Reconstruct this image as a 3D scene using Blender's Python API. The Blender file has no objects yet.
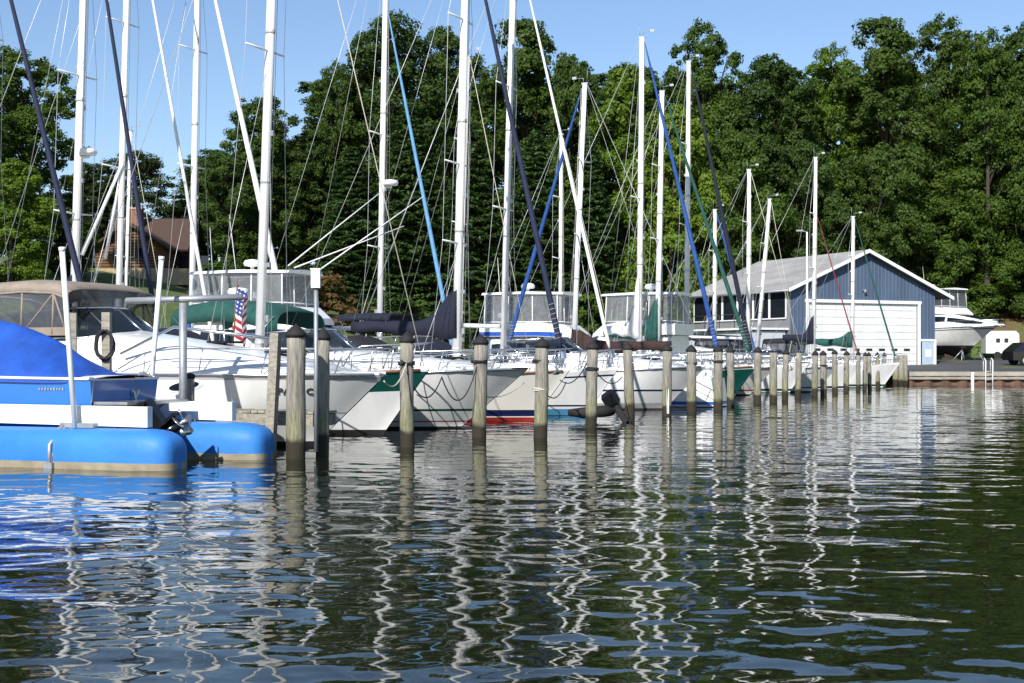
import bpy, math, random
import numpy as np
from mathutils import Vector, Matrix
R = math.radians
random.seed(7)
scene = bpy.context.scene
COL = scene.collection
# camera facts measured from the photograph: focal length in pixels, eye height above the water, horizon row
F, EYE, HY = 1400.0, 1.67, 358.0
def at(px, D, py=None):
    return Vector(((px-512)*D/F, D, EYE+(HY-py)*D/F if py is not None else 0.0))
HEAD = math.atan2(-0.4, 0.917)          # the way the moored bows point

# ------------------------------------------------------------------ mesh builder
class MB:
    def __init__(s): s.v=[]; s.f=[]; s.m=[]; s.s=[]
    def add(s, vs, fs, m=0, smooth=False):
        o=len(s.v); s.v.extend([tuple(v) for v in vs])
        for i,f in enumerate(fs):
            s.f.append(tuple(k+o for k in f)); s.m.append(m[i] if isinstance(m,(list,tuple)) else m); s.s.append(smooth)
    def box(s, c, size, m=0, rot=None):
        x,y,z=[d/2 for d in size]; c=Vector(c)
        vs=[Vector(p) for p in ((-x,-y,-z),(x,-y,-z),(x,y,-z),(-x,y,-z),(-x,-y,z),(x,-y,z),(x,y,z),(-x,y,z))]
        if rot is not None:
            M=rot if isinstance(rot,Matrix) else Matrix.Rotation(rot,3,'Z')
            vs=[M@v for v in vs]
        s.add([v+c for v in vs],[(0,3,2,1),(4,5,6,7),(0,1,5,4),(1,2,6,5),(2,3,7,6),(3,0,4,7)],m)
    def tube(s, pts, r, n=8, m=0, caps=True, ratio=1.0, smooth=True):
        pts=[Vector(p) for p in pts]; k=len(pts)
        rs=[r]*k if not isinstance(r,(list,tuple)) else r
        up=None; rings=[]
        for i,p in enumerate(pts):
            d=(pts[min(i+1,k-1)]-pts[max(i-1,0)])
            if d.length<1e-9: d=Vector((0,0,1))
            d.normalize()
            if up is None:
                ref=Vector((1,0,0)) if abs(d.x)<0.9 else Vector((0,0,1))
                a=(ref-d*ref.dot(d)).normalized()
            else:
                a=(up-d*up.dot(d))
                a=a.normalized() if a.length>1e-6 else d.orthogonal().normalized()
            up=a; b=d.cross(a)
            rings.append([p+a*(rs[i]*math.cos(2*math.pi*j/n))+b*(rs[i]*ratio*math.sin(2*math.pi*j/n)) for j in range(n)])
        s.loft(rings,m,True,caps,smooth)
    def loft(s, rings, m=0, closed=True, caps=False, smooth=True):
        n=len(rings[0]); vs=[v for r in rings for v in r]; fs=[]
        for i in range(len(rings)-1):
            for j in range(n if closed else n-1):
                a=i*n+j; b=i*n+(j+1)%n
                fs.append((a,b,b+n,a+n))
        o=len(s.v); s.add(vs,fs,m,smooth)
        if caps:
            L=len(rings)
            s.f.append(tuple(o+j for j in range(n))[::-1]); s.m.append(m if not isinstance(m,list) else m[0]); s.s.append(False)
            s.f.append(tuple(o+(L-1)*n+j for j in range(n))); s.m.append(m if not isinstance(m,list) else m[0]); s.s.append(False)
    def lathe(s, c, prof, n=16, m=0, smooth=True):
        c=Vector(c)
        rings=[[c+Vector((r*math.cos(2*math.pi*j/n), r*math.sin(2*math.pi*j/n), z)) for j in range(n)] for r,z in prof]
        s.loft(rings,m,True,True,smooth)
    def quad(s,a,b,c,d,m=0): s.add([a,b,c,d],[(0,1,2,3)],m)
    def slab(s, poly, th, m=0):      # polygon (3D points, planar) given a thickness along its normal
        P=[Vector(p) for p in poly]; n=(P[1]-P[0]).cross(P[2]-P[0]).normalized()*th; k=len(P)
        fs=[tuple(range(k))[::-1], tuple(range(k,2*k))]+[(i,(i+1)%k,k+(i+1)%k,k+i) for i in range(k)]
        s.add([p for p in P]+[p+n for p in P],fs,m)
    def build(s, name, mats, parent=None, loc=None):
        me=bpy.data.meshes.new(name); me.from_pydata(s.v,[],s.f)
        for mt in (mats if isinstance(mats,(list,tuple)) else [mats]): me.materials.append(mt)
        me.polygons.foreach_set('material_index',s.m); me.polygons.foreach_set('use_smooth',s.s)
        me.update()
        o=bpy.data.objects.new(name,me); COL.objects.link(o)
        if parent: o.parent=parent
        if loc: o.location=loc
        return o
def recalc(o):
    import bmesh
    bm=bmesh.new(); bm.from_mesh(o.data); bmesh.ops.recalc_face_normals(bm,faces=bm.faces); bm.to_mesh(o.data); bm.free(); return o
def tag(o,label=None,cat=None,group=None,kind=None):
    for k,v in (('label',label),('category',cat),('group',group),('kind',kind)):
        if v: o[k]=v
    return o
def empty(name,loc,rz=0,label=None,cat=None,group=None):
    o=bpy.data.objects.new(name,None); COL.objects.link(o); o.location=loc; o.rotation_euler=(0,0,rz); o.empty_display_size=.3
    return tag(o,label,cat,group)
def copy_tree(o,parent=None):
    c=o.copy(); COL.objects.link(c); c.parent=parent
    for ch in list(o.children): copy_tree(ch,c)
    return c
def tube_obj(name,pts,r,mt,parent=None,n=6,ratio=1.0):
    b=MB(); b.tube(pts,r,n,0,True,ratio); return b.build(name,mt,parent)
def sag(a,b,drop,n=12):
    a=Vector(a); b=Vector(b); return [a.lerp(b,t/n)-Vector((0,0,drop*4*(t/n)*(1-t/n))) for t in range(n+1)]

# ------------------------------------------------------------------ materials
def newmat(name):
    m=bpy.data.materials.new(name); m.use_nodes=True; nt=m.node_tree
    return m,nt,nt.nodes['Principled BSDF']
def N(nt,t,**k):
    n=nt.nodes.new(t)
    for a,v in k.items():
        if a in n.inputs.keys() if hasattr(n.inputs,'keys') else False: n.inputs[a].default_value=v
        else: setattr(n,a,v)
    return n
def mat(name,c,rough=.5,var=.12,scale=3.0,metal=0.0,spec=.5,bump=0.0,bscale=30.0,coat=0.0,stretch=(1,1,1),c2=None,thresh=(.35,.7),world=False,bdist=.02):
    m,nt,b=newmat(name); L=nt.links
    tc=N(nt,'ShaderNodeNewGeometry') if world else N(nt,'ShaderNodeTexCoord')
    mp=N(nt,'ShaderNodeMapping'); mp.inputs['Scale'].default_value=stretch
    L.new(tc.outputs['Position' if world else 'Object'],mp.inputs['Vector'])
    no=N(nt,'ShaderNodeTexNoise'); no.inputs['Scale'].default_value=scale; no.inputs['Detail'].default_value=6; no.inputs['Roughness'].default_value=.6
    L.new(mp.outputs[0],no.inputs['Vector'])
    rp=N(nt,'ShaderNodeValToRGB'); rp.color_ramp.elements[0].position=thresh[0]; rp.color_ramp.elements[1].position=thresh[1]
    d=c2 if c2 else tuple(x*(1-var*2) for x in c)
    rp.color_ramp.elements[0].color=(*d,1); rp.color_ramp.elements[1].color=(*c,1)
    L.new(no.outputs['Fac'],rp.inputs['Fac']); L.new(rp.outputs['Color'],b.inputs['Base Color'])
    b.inputs['Roughness'].default_value=rough; b.inputs['Metallic'].default_value=metal
    b.inputs['Specular IOR Level'].default_value=spec; b.inputs['Coat Weight'].default_value=coat
    if bump:
        n2=N(nt,'ShaderNodeTexNoise'); n2.inputs['Scale'].default_value=bscale; n2.inputs['Detail'].default_value=4
        L.new(mp.outputs[0],n2.inputs['Vector'])
        bp=N(nt,'ShaderNodeBump'); bp.inputs['Strength'].default_value=bump; bp.inputs['Distance'].default_value=bdist
        L.new(n2.outputs['Fac'],bp.inputs['Height']); L.new(bp.outputs[0],b.inputs['Normal'])
    return m
def glassy(name,c,clear,rough=.06):
    m,nt,b=newmat(name); b.inputs['Base Color'].default_value=(*c,1); b.inputs['Roughness'].default_value=rough
    t=N(nt,'ShaderNodeBsdfTransparent'); mx=N(nt,'ShaderNodeMixShader')
    no=N(nt,'ShaderNodeTexNoise'); no.inputs['Scale'].default_value=5
    mr=N(nt,'ShaderNodeMapRange'); mr.inputs['To Min'].default_value=max(0,clear-.15); mr.inputs['To Max'].default_value=min(1,clear+.15)
    tc=N(nt,'ShaderNodeTexCoord'); nt.links.new(tc.outputs['Object'],no.inputs['Vector'])
    nt.links.new(no.outputs['Fac'],mr.inputs['Value']); nt.links.new(mr.outputs[0],mx.inputs[0])
    bp=N(nt,'ShaderNodeBump'); bp.inputs['Strength'].default_value=.3; bp.inputs['Distance'].default_value=.05
    nt.links.new(no.outputs['Fac'],bp.inputs['Height']); nt.links.new(bp.outputs[0],b.inputs['Normal'])
    nt.links.new(b.outputs[0],mx.inputs[1]); nt.links.new(t.outputs[0],mx.inputs[2])
    nt.links.new(mx.outputs[0],nt.nodes['Material Output'].inputs['Surface']); return m

M={}
M['gel']=mat('white_gelcoat',(.84,.84,.82),.2,.06,2.2,coat=.25,stretch=(1,1,.12),thresh=(.3,.6))
M['cream']=mat('cream_gelcoat',(.79,.76,.69),.2,.04,.9,coat=.3)
M['greyhull']=mat('grey_gelcoat',(.45,.46,.46),.25,.05,1)
M['deck']=mat('nonskid_deck',(.78,.77,.73),.5,.05,2.5)
M['navy']=mat('navy_paint',(.012,.02,.09),.2,.1,2)
M['royal']=mat('blue_paint',(.02,.12,.45),.2,.1,2)
M['skyblue']=mat('light_blue_paint',(.08,.30,.52),.25,.1,2)
M['dkgreen']=mat('dark_green_paint',(.008,.075,.06),.2,.1,2)
M['red']=mat('red_paint',(.35,.03,.025),.35,.12,2)
M['antifoul']=mat('dark_antifouling',(.022,.022,.026),.7,.2,3)
M['brownfoul']=mat('brown_antifouling',(.10,.075,.05),.8,.2,3)
M['teak']=mat('teak_trim',(.28,.13,.055),.5,.2,6,stretch=(1,6,6))
M['alu']=mat('white_painted_spar',(.80,.80,.79),.3,.05,2,stretch=(1,1,.3))
M['silver']=mat('anodised_spar',(.62,.62,.62),.35,.08,2,metal=.35)
M['steel']=mat('stainless_steel',(.62,.63,.64),.22,.06,8,metal=.9)
M['galv']=mat('galvanised_pipe',(.42,.44,.46),.45,.12,6,metal=.5)
M['wire']=mat('rigging_wire',(.55,.56,.56),.35,.1,8,metal=.3)
M['rope']=mat('pale_rope',(.62,.58,.47),.9,.15,20)
M['darkrope']=mat('dark_rope',(.03,.03,.035),.9,.15,20)
M['cnavy']=mat('navy_canvas',(.007,.010,.028),.85,.2,5,bump=.5,bscale=6)
M['furlnavy']=mat('navy_furl_cloth',(.010,.016,.052),.8,.15,5,bump=.4,bscale=6)
M['cblue']=mat('royal_blue_canvas',(.009,.085,.46),.8,.18,3,bump=.8,bscale=2.2,bdist=.10,stretch=(1,.35,1))
M['furlblue']=mat('faded_blue_furl_cloth',(.014,.075,.30),.8,.18,5,bump=.4,bscale=6)
M['cltblue']=mat('light_blue_canvas',(.13,.32,.55),.8,.12,4,bump=.3,bscale=6)
M['cgreen']=mat('green_canvas',(.012,.085,.07),.85,.2,4,bump=.4,bscale=6)
M['cbrown']=mat('maroon_brown_canvas',(.045,.02,.018),.9,.2,4,bump=.5,bscale=6)
M['ctan']=mat('tan_canvas',(.30,.245,.195),.85,.12,4,bump=.4,bscale=5)
M['cblack']=mat('black_canvas',(.015,.015,.018),.85,.2,4,bump=.4,bscale=6)
M['cred']=mat('red_canvas',(.22,.02,.045),.85,.15,4)
M['cwhite']=mat('white_sailcloth',(.78,.78,.76),.7,.05,4,bump=.3,bscale=8)
M['black']=mat('black_rubber',(.016,.015,.015),.8,.2,6)
M['blackgloss']=mat('black_gloss_engine',(.012,.012,.014),.15,.2,6)
M['glass']=glassy('tinted_glass',(.012,.018,.024),.12,.04)
M['dglass']=mat('dark_window_glass',(.012,.016,.022),.05,.1,2)
M['vinyl']=glassy('clear_vinyl',(.30,.31,.33),.60,.12)
M['smoke']=glassy('smoky_vinyl',(.10,.105,.12),.42,.1)
M['fender']=mat('white_vinyl_fender',(.75,.75,.72),.4,.08,6)

def wood_pile():
    m,nt,b=newmat('weathered_pile_wood'); L=nt.links
    g=N(nt,'ShaderNodeNewGeometry'); oi=N(nt,'ShaderNodeObjectInfo')
    ad=N(nt,'ShaderNodeVectorMath',operation='ADD'); L.new(g.outputs['Position'],ad.inputs[0])
    sc=N(nt,'ShaderNodeVectorMath',operation='SCALE'); sc.inputs[0].default_value=(37,19,11); L.new(oi.outputs['Random'],sc.inputs['Scale']); L.new(sc.outputs[0],ad.inputs[1])
    mp=N(nt,'ShaderNodeMapping'); mp.inputs['Scale'].default_value=(14,14,1.2); L.new(ad.outputs[0],mp.inputs['Vector'])
    n1=N(nt,'ShaderNodeTexNoise'); n1.inputs['Scale'].default_value=2.2; n1.inputs['Detail'].default_value=8; n1.inputs['Roughness'].default_value=.7; L.new(mp.outputs[0],n1.inputs['Vector'])
    n2=N(nt,'ShaderNodeTexNoise'); n2.inputs['Scale'].default_value=2.0; n2.inputs['Detail'].default_value=4; L.new(ad.outputs[0],n2.inputs['Vector'])
    r=N(nt,'ShaderNodeValToRGB'); e=r.color_ramp.elements; e[0].position=.32; e[0].color=(.095,.085,.068,1); e[1].position=.68; e[1].color=(.37,.345,.285,1)
    L.new(n1.outputs['Fac'],r.inputs['Fac'])
    sx=N(nt,'ShaderNodeSeparateXYZ'); L.new(g.outputs['Position'],sx.inputs[0])
    ma=N(nt,'ShaderNodeMath',operation='MULTIPLY_ADD'); L.new(n2.outputs['Fac'],ma.inputs[0]); ma.inputs[1].default_value=-.45; L.new(sx.outputs['Z'],ma.inputs[2])
    # algae tint, then the dark wet foot
    r2=N(nt,'ShaderNodeValToRGB'); e=r2.color_ramp.elements; e[0].position=.28; e[0].color=(1,1,1,1); e[1].position=.80; e[1].color=(0,0,0,1)
    L.new(ma.outputs[0],r2.inputs['Fac'])
    mx=N(nt,'ShaderNodeMix',data_type='RGBA',blend_type='MULTIPLY'); L.new(r2.outputs['Color'],mx.inputs['Factor']); L.new(r.outputs['Color'],mx.inputs['A']); mx.inputs['B'].default_value=(.86,.90,.66,1)
    r3=N(nt,'ShaderNodeValToRGB'); e=r3.color_ramp.elements; e[0].position=.06; e[0].color=(1,1,1,1); e[1].position=.16; e[1].color=(0,0,0,1)
    L.new(ma.outputs[0],r3.inputs['Fac'])
    mx2=N(nt,'ShaderNodeMix',data_type='RGBA'); L.new(r3.outputs['Color'],mx2.inputs['Factor']); L.new(mx.outputs['Result'],mx2.inputs['A']); mx2.inputs['B'].default_value=(.028,.022,.012,1)
    L.new(mx2.outputs['Result'],b.inputs['Base Color']); b.inputs['Roughness'].default_value=.85
    bp=N(nt,'ShaderNodeBump'); bp.inputs['Strength'].default_value=.6; bp.inputs['Distance'].default_value=.02; L.new(n1.outputs['Fac'],bp.inputs['Height']); L.new(bp.outputs[0],b.inputs['Normal'])
    return m
M['pile']=wood_pile()
M['plank']=mat('weathered_dock_plank',(.40,.36,.29),.85,.25,3,stretch=(1,8,8),bump=.4,bscale=12,world=True)
M['yellow']=mat('yellow_rope',(.55,.40,.05),.8,.15,8)
M['stone']=mat('sandstone_base',(.42,.32,.19),.9,.15,2.5,bump=.6,bscale=4)
M['concrete']=mat('concrete_cap',(.40,.37,.31),.85,.14,1.5,bump=.3,bscale=8,world=True)
M['rust']=mat('rusty_sheet_pile',(.19,.10,.068),.85,.3,1.2,c2=(.085,.05,.035),bump=.5,bscale=6,world=True,stretch=(1,1,.5))
M['asphalt']=mat('asphalt',(.075,.075,.078),.9,.15,.6,bump=.4,bscale=40,world=True)
M['wallblue']=mat('slate_blue_siding',(.085,.125,.195),.55,.14,.8,stretch=(1,1,.25))
M['wallgrey']=mat('grey_side_wall',(.20,.205,.21),.7,.1,1)
M['white']=mat('white_paint',(.80,.80,.79),.5,.05,1.2)
M['doorwhite']=mat('door_white_paint',(.78,.78,.76),.5,.07,1.0,stretch=(1,1,.5))
M['palebl']=mat('pale_blue_door_paint',(.45,.55,.66),.5,.06,1.5)
M['shingle']=mat('grey_shingle_roof',(.37,.36,.345),.9,.16,1.1,stretch=(1,.35,1),bump=.4,bscale=12)
M['brownroof']=mat('brown_shingle_roof',(.078,.046,.032),.9,.15,5,stretch=(1,1,3),bump=.4,bscale=12)
M['log']=mat('varnished_log_wall',(.17,.085,.036),.6,.22,2.5,stretch=(.5,.5,7),bump=.4,bscale=3)
M['chink']=mat('log_chinking',(.40,.33,.24),.9,.1,4)
M['darkwood']=mat('dark_stained_wood',(.05,.03,.022),.7,.15,3)
M['brick']=mat('chimney_brick',(.25,.13,.09),.9,.2,4)
# ------------------------------------------------------------------ boats
def sheer_half(t,power):
    if power:
        return .90+.10*math.sin(math.pi/2*min(1,t/.45)) if t<.45 else max(0,math.cos(math.pi/2*((t-.45)/.55)**1.95))**.9
    return .66+.34*math.sin(math.pi/2*min(1,t/.48)) if t<.48 else max(0,math.cos(math.pi/2*((t-.48)/.52)**1.55))**.95
class Hull:
    """a lofted hull: x runs forward, xb is the bow tip, z=0 the waterline"""
    def __init__(s,xb,L,B,fs,fb,rake,power=False,trake=0.15,lift=0.0):
        s.xb,s.L,s.B,s.fs,s.fb,s.rake,s.power,s.trake,s.lift=xb,L,B,fs,fb,rake,power,trake,lift
    def sheer(s,t): return s.fs+(s.fb-s.fs)*t**1.7
    def half(s,t): return max(.03,s.B/2*sheer_half(t,s.power))
    def px(s,t,z):
        q=z/s.sheer(t)
        xs=s.xb-s.L+s.trake*(1-min(1,max(0,q)))*(1 if s.power else -1)
        xbow=s.xb-s.rake*(1-q) if q>0 else s.xb-s.rake+q*.9*s.rake*.6
        return xs+(xbow-xs)*t
    def tx(s,x): return (x-(s.xb-s.L))/s.L
    def pt(s,t,z,side=1,out=0.0):
        sh=s.sheer(t); q=max(0,min(1,z/sh)); h=s.half(t)
        wl=(.97-.42*t**3.2) if s.power else (.95-.42*t**2.4)
        w=h*(wl+(1-wl)*q**.7) if z>=0 else h*wl*max(0,(1-(-z/.55)**1.6))
        return Vector((s.px(t,z),side*(w+out),z))
    def build(s,bands,mats,parent,n=22):
        # bands: list of (('a',z) or ('f',q), material index); the first row starts at z=-.45
        b=MB(); rows=[('a',-.5)]+[x[0] for x in bands]; bm=[x[1] for x in bands]
        # refine the tall bands so that the flare stays curved
        R2=[rows[0]]; m2=[]
        for k in range(1,len(rows)):
            sub=3 if rows[k][0]=='f' and rows[k][1]-(rows[k-1][1] if rows[k-1][0]=='f' else .1)>.3 else 1
            for j in range(1,sub+1):
                R2.append((rows[k-1],rows[k],j/sub)); m2.append(bm[k-1])
        def zz(r,t):
            if isinstance(r[0],tuple):
                a=zz(r[0],t); c=zz(r[1],t); return a+(c-a)*r[2]
            return r[1] if r[0]=='a' else r[1]*s.sheer(t)
        ts=[(i/n) for i in range(n)]+[.975,.99,1.0]
        ts=sorted(set(ts))
        nr=len(R2); rings=[]
        for t in ts:
            rings.append([s.pt(t,zz(r,t),-1) for r in R2[::-1]]+[s.pt(t,zz(r,t),1) for r in R2])
        k=2*nr; vs=[v for r in rings for v in r]; fs=[];ms=[]
        mrow=m2[::-1]+[m2[0]]+m2
        for i in range(len(rings)-1):
            for j in range(k-1):
                fs.append((i*k+j,i*k+j+1,(i+1)*k+j+1,(i+1)*k+j)); ms.append(mrow[j])
        b.add(vs,fs,ms,True)
        # transom rows
        v0=rings[0]; fs=[];ms=[]
        for j in range(nr-1): fs.append((j,j+1,k-2-j,k-1-j)); ms.append(mrow[j])
        b.add(v0,fs,ms,False)
        return b.build('hull',mats,parent)
    def deck(s,mt,parent,camber=.08,n=20,z=0.0,name='deck'):
        b=MB(); rings=[]
        for i in range(n+1):
            t=i/n; h=s.half(t)-.015; sh=s.sheer(t)+z; x=s.px(t,s.sheer(t))
            rings.append([Vector((x,-h,sh)),Vector((x,-h*.5,sh+camber*.8)),Vector((x,0,sh+camber)),Vector((x,h*.5,sh+camber*.8)),Vector((x,h,sh))])
        b.loft(rings,0,False,False,True); return b.build(name,mt,parent)
    def rail(s,name,mt,parent,r=.025,q=1.0,t0=0,t1=.985,n=20,out=.005,ratio=1):
        b=MB()
        path=[s.pt(t0+(t1-t0)*i/n,s.sheer(t0+(t1-t0)*i/n)*q,1,out) for i in range(n+1)]
        b.tube(path,r,6); b.tube([Vector((p.x,-p.y,p.z)) for p in path],r,6)
        return b.build(name,mt,parent)

def loft_box(b,secs,m=0,smooth=False):
    """secs: (x, bottom half width, top half width, z0, z1, crown)"""
    rings=[]
    for x,wb,wt,z0,z1,cr in secs:
        rings.append([Vector((x,-wb,z0)),Vector((x,-wt-(wb-wt)*.12,z0+(z1-z0)*.88)),Vector((x,-wt*.88,z1)),Vector((x,0,z1+cr)),Vector((x,wt*.88,z1)),Vector((x,wt+(wb-wt)*.12,z0+(z1-z0)*.88)),Vector((x,wb,z0))])
    b.loft(rings,m,False,False,smooth)
    n=len(b.v); k=7
    first=n-len(rings)*k
    b.f.append(tuple(first+j for j in range(k))); b.m.append(m); b.s.append(False)
    b.f.append(tuple(n-k+j for j in range(k))[::-1]); b.m.append(m); b.s.append(False)
def side_strip(secs,x0,x1,q0,q1,side,out=.008,n=8,taper=.0):
    """a window strip lying proud of a loft_box side"""
    def P_(x,q):
        for i in range(len(secs)-1):
            a,c=secs[i],secs[i+1]
            if min(a[0],c[0])-1e-6<=x<=max(a[0],c[0])+1e-6:
                f=(x-a[0])/(c[0]-a[0]); wb=a[1]+(c[1]-a[1])*f; wt=a[2]+(c[2]-a[2])*f; z0=a[3]+(c[3]-a[3])*f; z1=a[4]+(c[4]-a[4])*f
                wt2=wt+(wb-wt)*.12
                return Vector((x,side*(wb+(wt2-wb)*q/.88+out),z0+(z1-z0)*q))
        return Vector((x,0,0))
    b=MB(); lo=[];hi=[]
    for i in range(n+1):
        f=i/n; x=x0+(x1-x0)*f; e=taper*(abs(2*f-1)**3)
        lo.append(P_(x,q0+e*(q1-q0)/2)); hi.append(P_(x,q1-e*(q1-q0)/2))
    b.loft([lo,hi],0,False,False,True); return b
def guard_rail(h,root,t0,t1,hh,nst,mt,wires=2,name='guard_rail'):
    for sd in (1,-1):
        b=MB(); tops=[]
        for i in range(nst):
            t=t0+(t1-t0)*i/(nst-1); p=h.pt(t,h.sheer(t),sd,-.07); q=p+Vector((0,0,hh)); tops.append((p,q))
            b.tube([p,q],.014,5)
        for w in range(wires):
            f=1-w*.48
            b.tube([p.lerp(q,f) for p,q in tops],.011,5)
        b.build(name,mt,root)
def bow_rail(h,root,t0,hh,mt,fwd=.15,name='pulpit',posts=4):
    b=MB()
    L_=[];Rr=[]
    k=9
    for i in range(k):
        t=t0+(.985-t0)*i/(k-1); f=i/(k-1)
        p=h.pt(t,h.sheer(t),1,-.05); q=p+Vector((fwd*f,0,hh*min(1,.35+f*4) if i else .1))
        L_.append((p,q))
    top=[q for p,q in L_]; w=max(.12,L_[-1][1].y)
    tip=Vector((top[-1].x+.12,0,top[-1].z))
    path=top+[tip]+[Vector((q.x,-q.y,q.z)) for q in top[::-1]]
    b.tube(path,.016,6)
    mid=[p.lerp(q,.5) for p,q in L_[2:]]
    b.tube(mid+[Vector((mid[-1].x+.1,0,mid[-1].z))]+[Vector((q.x,-q.y,q.z)) for q in mid[::-1]],.011,5)
    for i in range(1,k,max(1,(k-1)//posts)):
        p,q=L_[i]
        b.tube([p,q],.014,5); b.tube([Vector((p.x,-p.y,p.z)),Vector((q.x,-q.y,q.z))],.014,5)
    return b.build(name,mt,root)

def sailboat(label,px,D,L,J,B,top,lean,bands,mats,furl=None,furlr=.09,cover=None,dodger=None,head=HEAD,spread=(.45,.72),radar=None,deckmat='deck',sheerline=None,fs=.98,fb=1.34,cover_len=3.3,cover_peak=.9,furl_top=None,spar='alu',ms=.105,loc=None,bimini=None,boomz=1.05,name='sailboat',det=True,furl_far=None,portlights=3):
    loc=loc or at(px,D); root=empty(name,(loc.x,loc.y,0),head,label,'sailboat','sailboats moored in the slips')
    h=Hull(J,L,B,fs,fb,L*.11)
    h.build(bands,mats,root); h.deck(M[deckmat],root)
    if sheerline: h.rail('toe_rail',M[sheerline],root,.03)
    # cabin trunk
    xc=J-L
    def S(x): return h.sheer(h.tx(x))
    def Wd(x): return h.half(h.tx(x))
    x0,x1=xc+L*.36,J-L*.20
    secs=[(x0,Wd(x0)*.66,Wd(x0)*.56,S(x0),S(x0)+.50,.06),(x0+(x1-x0)*.5,Wd((x0+x1)/2)*.64,Wd((x0+x1)/2)*.52,S((x0+x1)/2),S((x0+x1)/2)+.42,.06),(x1-.25,Wd(x1-.25)*.55,Wd(x1-.25)*.42,S(x1-.25)+.02,S(x1-.25)+.30,.05),(x1+.25,Wd(x1)*.36,Wd(x1)*.25,S(x1)+.03,S(x1)+.10,.02)]
    b=MB(); loft_box(b,secs,0,False); cab=b.build('cabin',M['gel'],root)
    for sd in (1,-1):
        if portlights==1:
            side_strip(secs,x0+.25,x1-.9,.32,.72,sd,taper=.5).build('window',M['dglass'],root)
        else:
            for k in range(portlights):
                a=x0+.3+(x1-x0-1.3)*k/portlights
                side_strip(secs,a,a+.5,.34,.68,sd,taper=.7).build('portlight',M['dglass'],root)
    b=MB(); b.box(((x0+x1)/2+.3,0,S((x0+x1)/2)+.50),(.5,.5,.06)); b.build('hatch',M['dglass'],root); b=MB(); b.box((x0+.4,0,S(x0)+.585),(.65,.6,.05)); b.build('companionway_hatch',M['dglass'],root)
    # cockpit coaming
    b=MB()
    for sd in (1,-1):
        b.loft([[Vector((x,sd*Wd(x)*.72,S(x)+.0)),Vector((x,sd*Wd(x)*.66,S(x)+.26)),Vector((x,sd*Wd(x)*.58,S(x)+.26)),Vector((x,sd*Wd(x)*.54,S(x)-.0))] for x in (xc+.35,xc+L*.15,x0)],0,True,True,False)
    b.build('coaming',M['gel'],root)
    if det:
        bow_rail(h,root,.84,.58,M['steel'])
        guard_rail(h,root,.10,.84,.58,6,M['steel'])
        b=MB(); p=[]
        for y in (-.62,-.4,0,.4,.62):
            p.append(Vector((xc+(.5 if abs(y)>.5 else .08),y*B/1.9,S(xc)+.62)))
        b.tube(p,.016,6)
        for q in p: b.tube([q,Vector((q.x+.02,q.y,S(xc)))],.014,5)
        b.build('pushpit',M['steel'],root)
        b=MB()
        for sd in (1,-1): b.lathe((xc+L*.2,sd*Wd(xc+L*.2)*.62,S(xc+L*.2)+.26),[(.07,0),(.05,.06),(.07,.11),(.05,.13)],10)
        b.build('winch',M['steel'],root)
        b=MB(); b.tube([(xc+.55,0,S(xc)-.1),(xc+.55,0,S(xc)+.55)],.05,8)
        ring=[Vector((xc+.68,.42*math.cos(a),S(xc)+.55+.42*math.sin(a))) for a in [i*math.pi/8 for i in range(17)]]
        b.tube(ring,.014,5)
        for a in range(3): b.tube([ring[a*5],ring[a*5+ (8 if a<2 else 0)]],.008,4)
        b.build('wheel',M['steel'],root)
    # spars
    zd=S(0)+.42; tp=Vector((lean,0,top)); ft=Vector((0,0,zd-.1))
    bmz=zd+boomz
    def mp(z): return ft.lerp(tp,(z-ft.z)/(tp.z-ft.z))
    ms*=.84
    b=MB(); b.tube([ft,mp(zd+(top-zd)*.5),tp],[ms,ms,ms*.85],12,0,True,.72); mast=b.build('mast',M[spar],root)
    b=MB(); tt=tp; b.box(tt+Vector((0,0,.02)),(.24,.07,.06)); b.tube([tt+Vector((-.08,0,0)),tt+Vector((-.10,0,.55))],.008,4); b.tube([tt+Vector((.05,0,0)),tt+Vector((.05,0,.2)),tt+Vector((.35,0,.22))],.01,4); b.box(tt+Vector((.40,0,.24)),(.16,.012,.09)); b.build('wind_vane',M['galv'],mast)
    for f_,sx,sz_ in ((.07,.16,.16),(.11,-.15,.14),(.16,.15,.10),(.38,.12,.12),(.62,-.11,.10),(.86,.10,.14)):
        q=mp(zd+(top-zd)*f_); b=MB(); b.box(q+Vector((sx*ms/.11,0,0)),(.10,.07,sz_)); b.build('mast_fitting',M['galv'],mast)
    for f_ in (.03,.30,.55):
        q=mp(zd+(top-zd)*f_); b=MB(); b.tube([q-Vector((0,0,.05)),q+Vector((0,0,.05))],ms*1.06,12,0,True,.74); b.build('mast_band',M['silver'],mast)
    wr=M['wire']; sp_half=B*.26
    for f in spread:
        q=mp(zd+(top-zd)*f)
        for sd in (1,-1): tube_obj('spreader',[q,q+Vector((-.12,sd*sp_half,.05))],[.032,.022],M[spar],mast)
    tf=h.tx(-.15)
    for sd in (1,-1):
        cp=h.pt(tf,S(-.15),sd,-.05)
        pts=[cp]+[mp(zd+(top-zd)*f)+Vector((-.12,sd*sp_half,.05)) for f in spread]+[mp(top-.1)]
        tube_obj('shroud',pts,.0072,wr,root,5)
        q=mp(zd+(top-zd)*spread[0]-.1)
        tube_obj('lower_shroud',[h.pt(h.tx(-.6),S(-.6),sd,-.06),q],.0075,wr,root,5)
    tube_obj('backstay',[Vector((xc+.05,0,S(xc))),mp(top-.03)+Vector((-.1,0,0))],.0085,wr,root,5)
    b=MB()
    for k,(y,e) in enumerate(((.11,.0),(-.11,.06))):
        b.tube([mp(zd+.1)+Vector((.10+e,y*1.4,0)),mp(top-.15)+Vector((.10,y*.6,0))],.0075,4)
    b.build('halyard',M['rope'],root)
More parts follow.
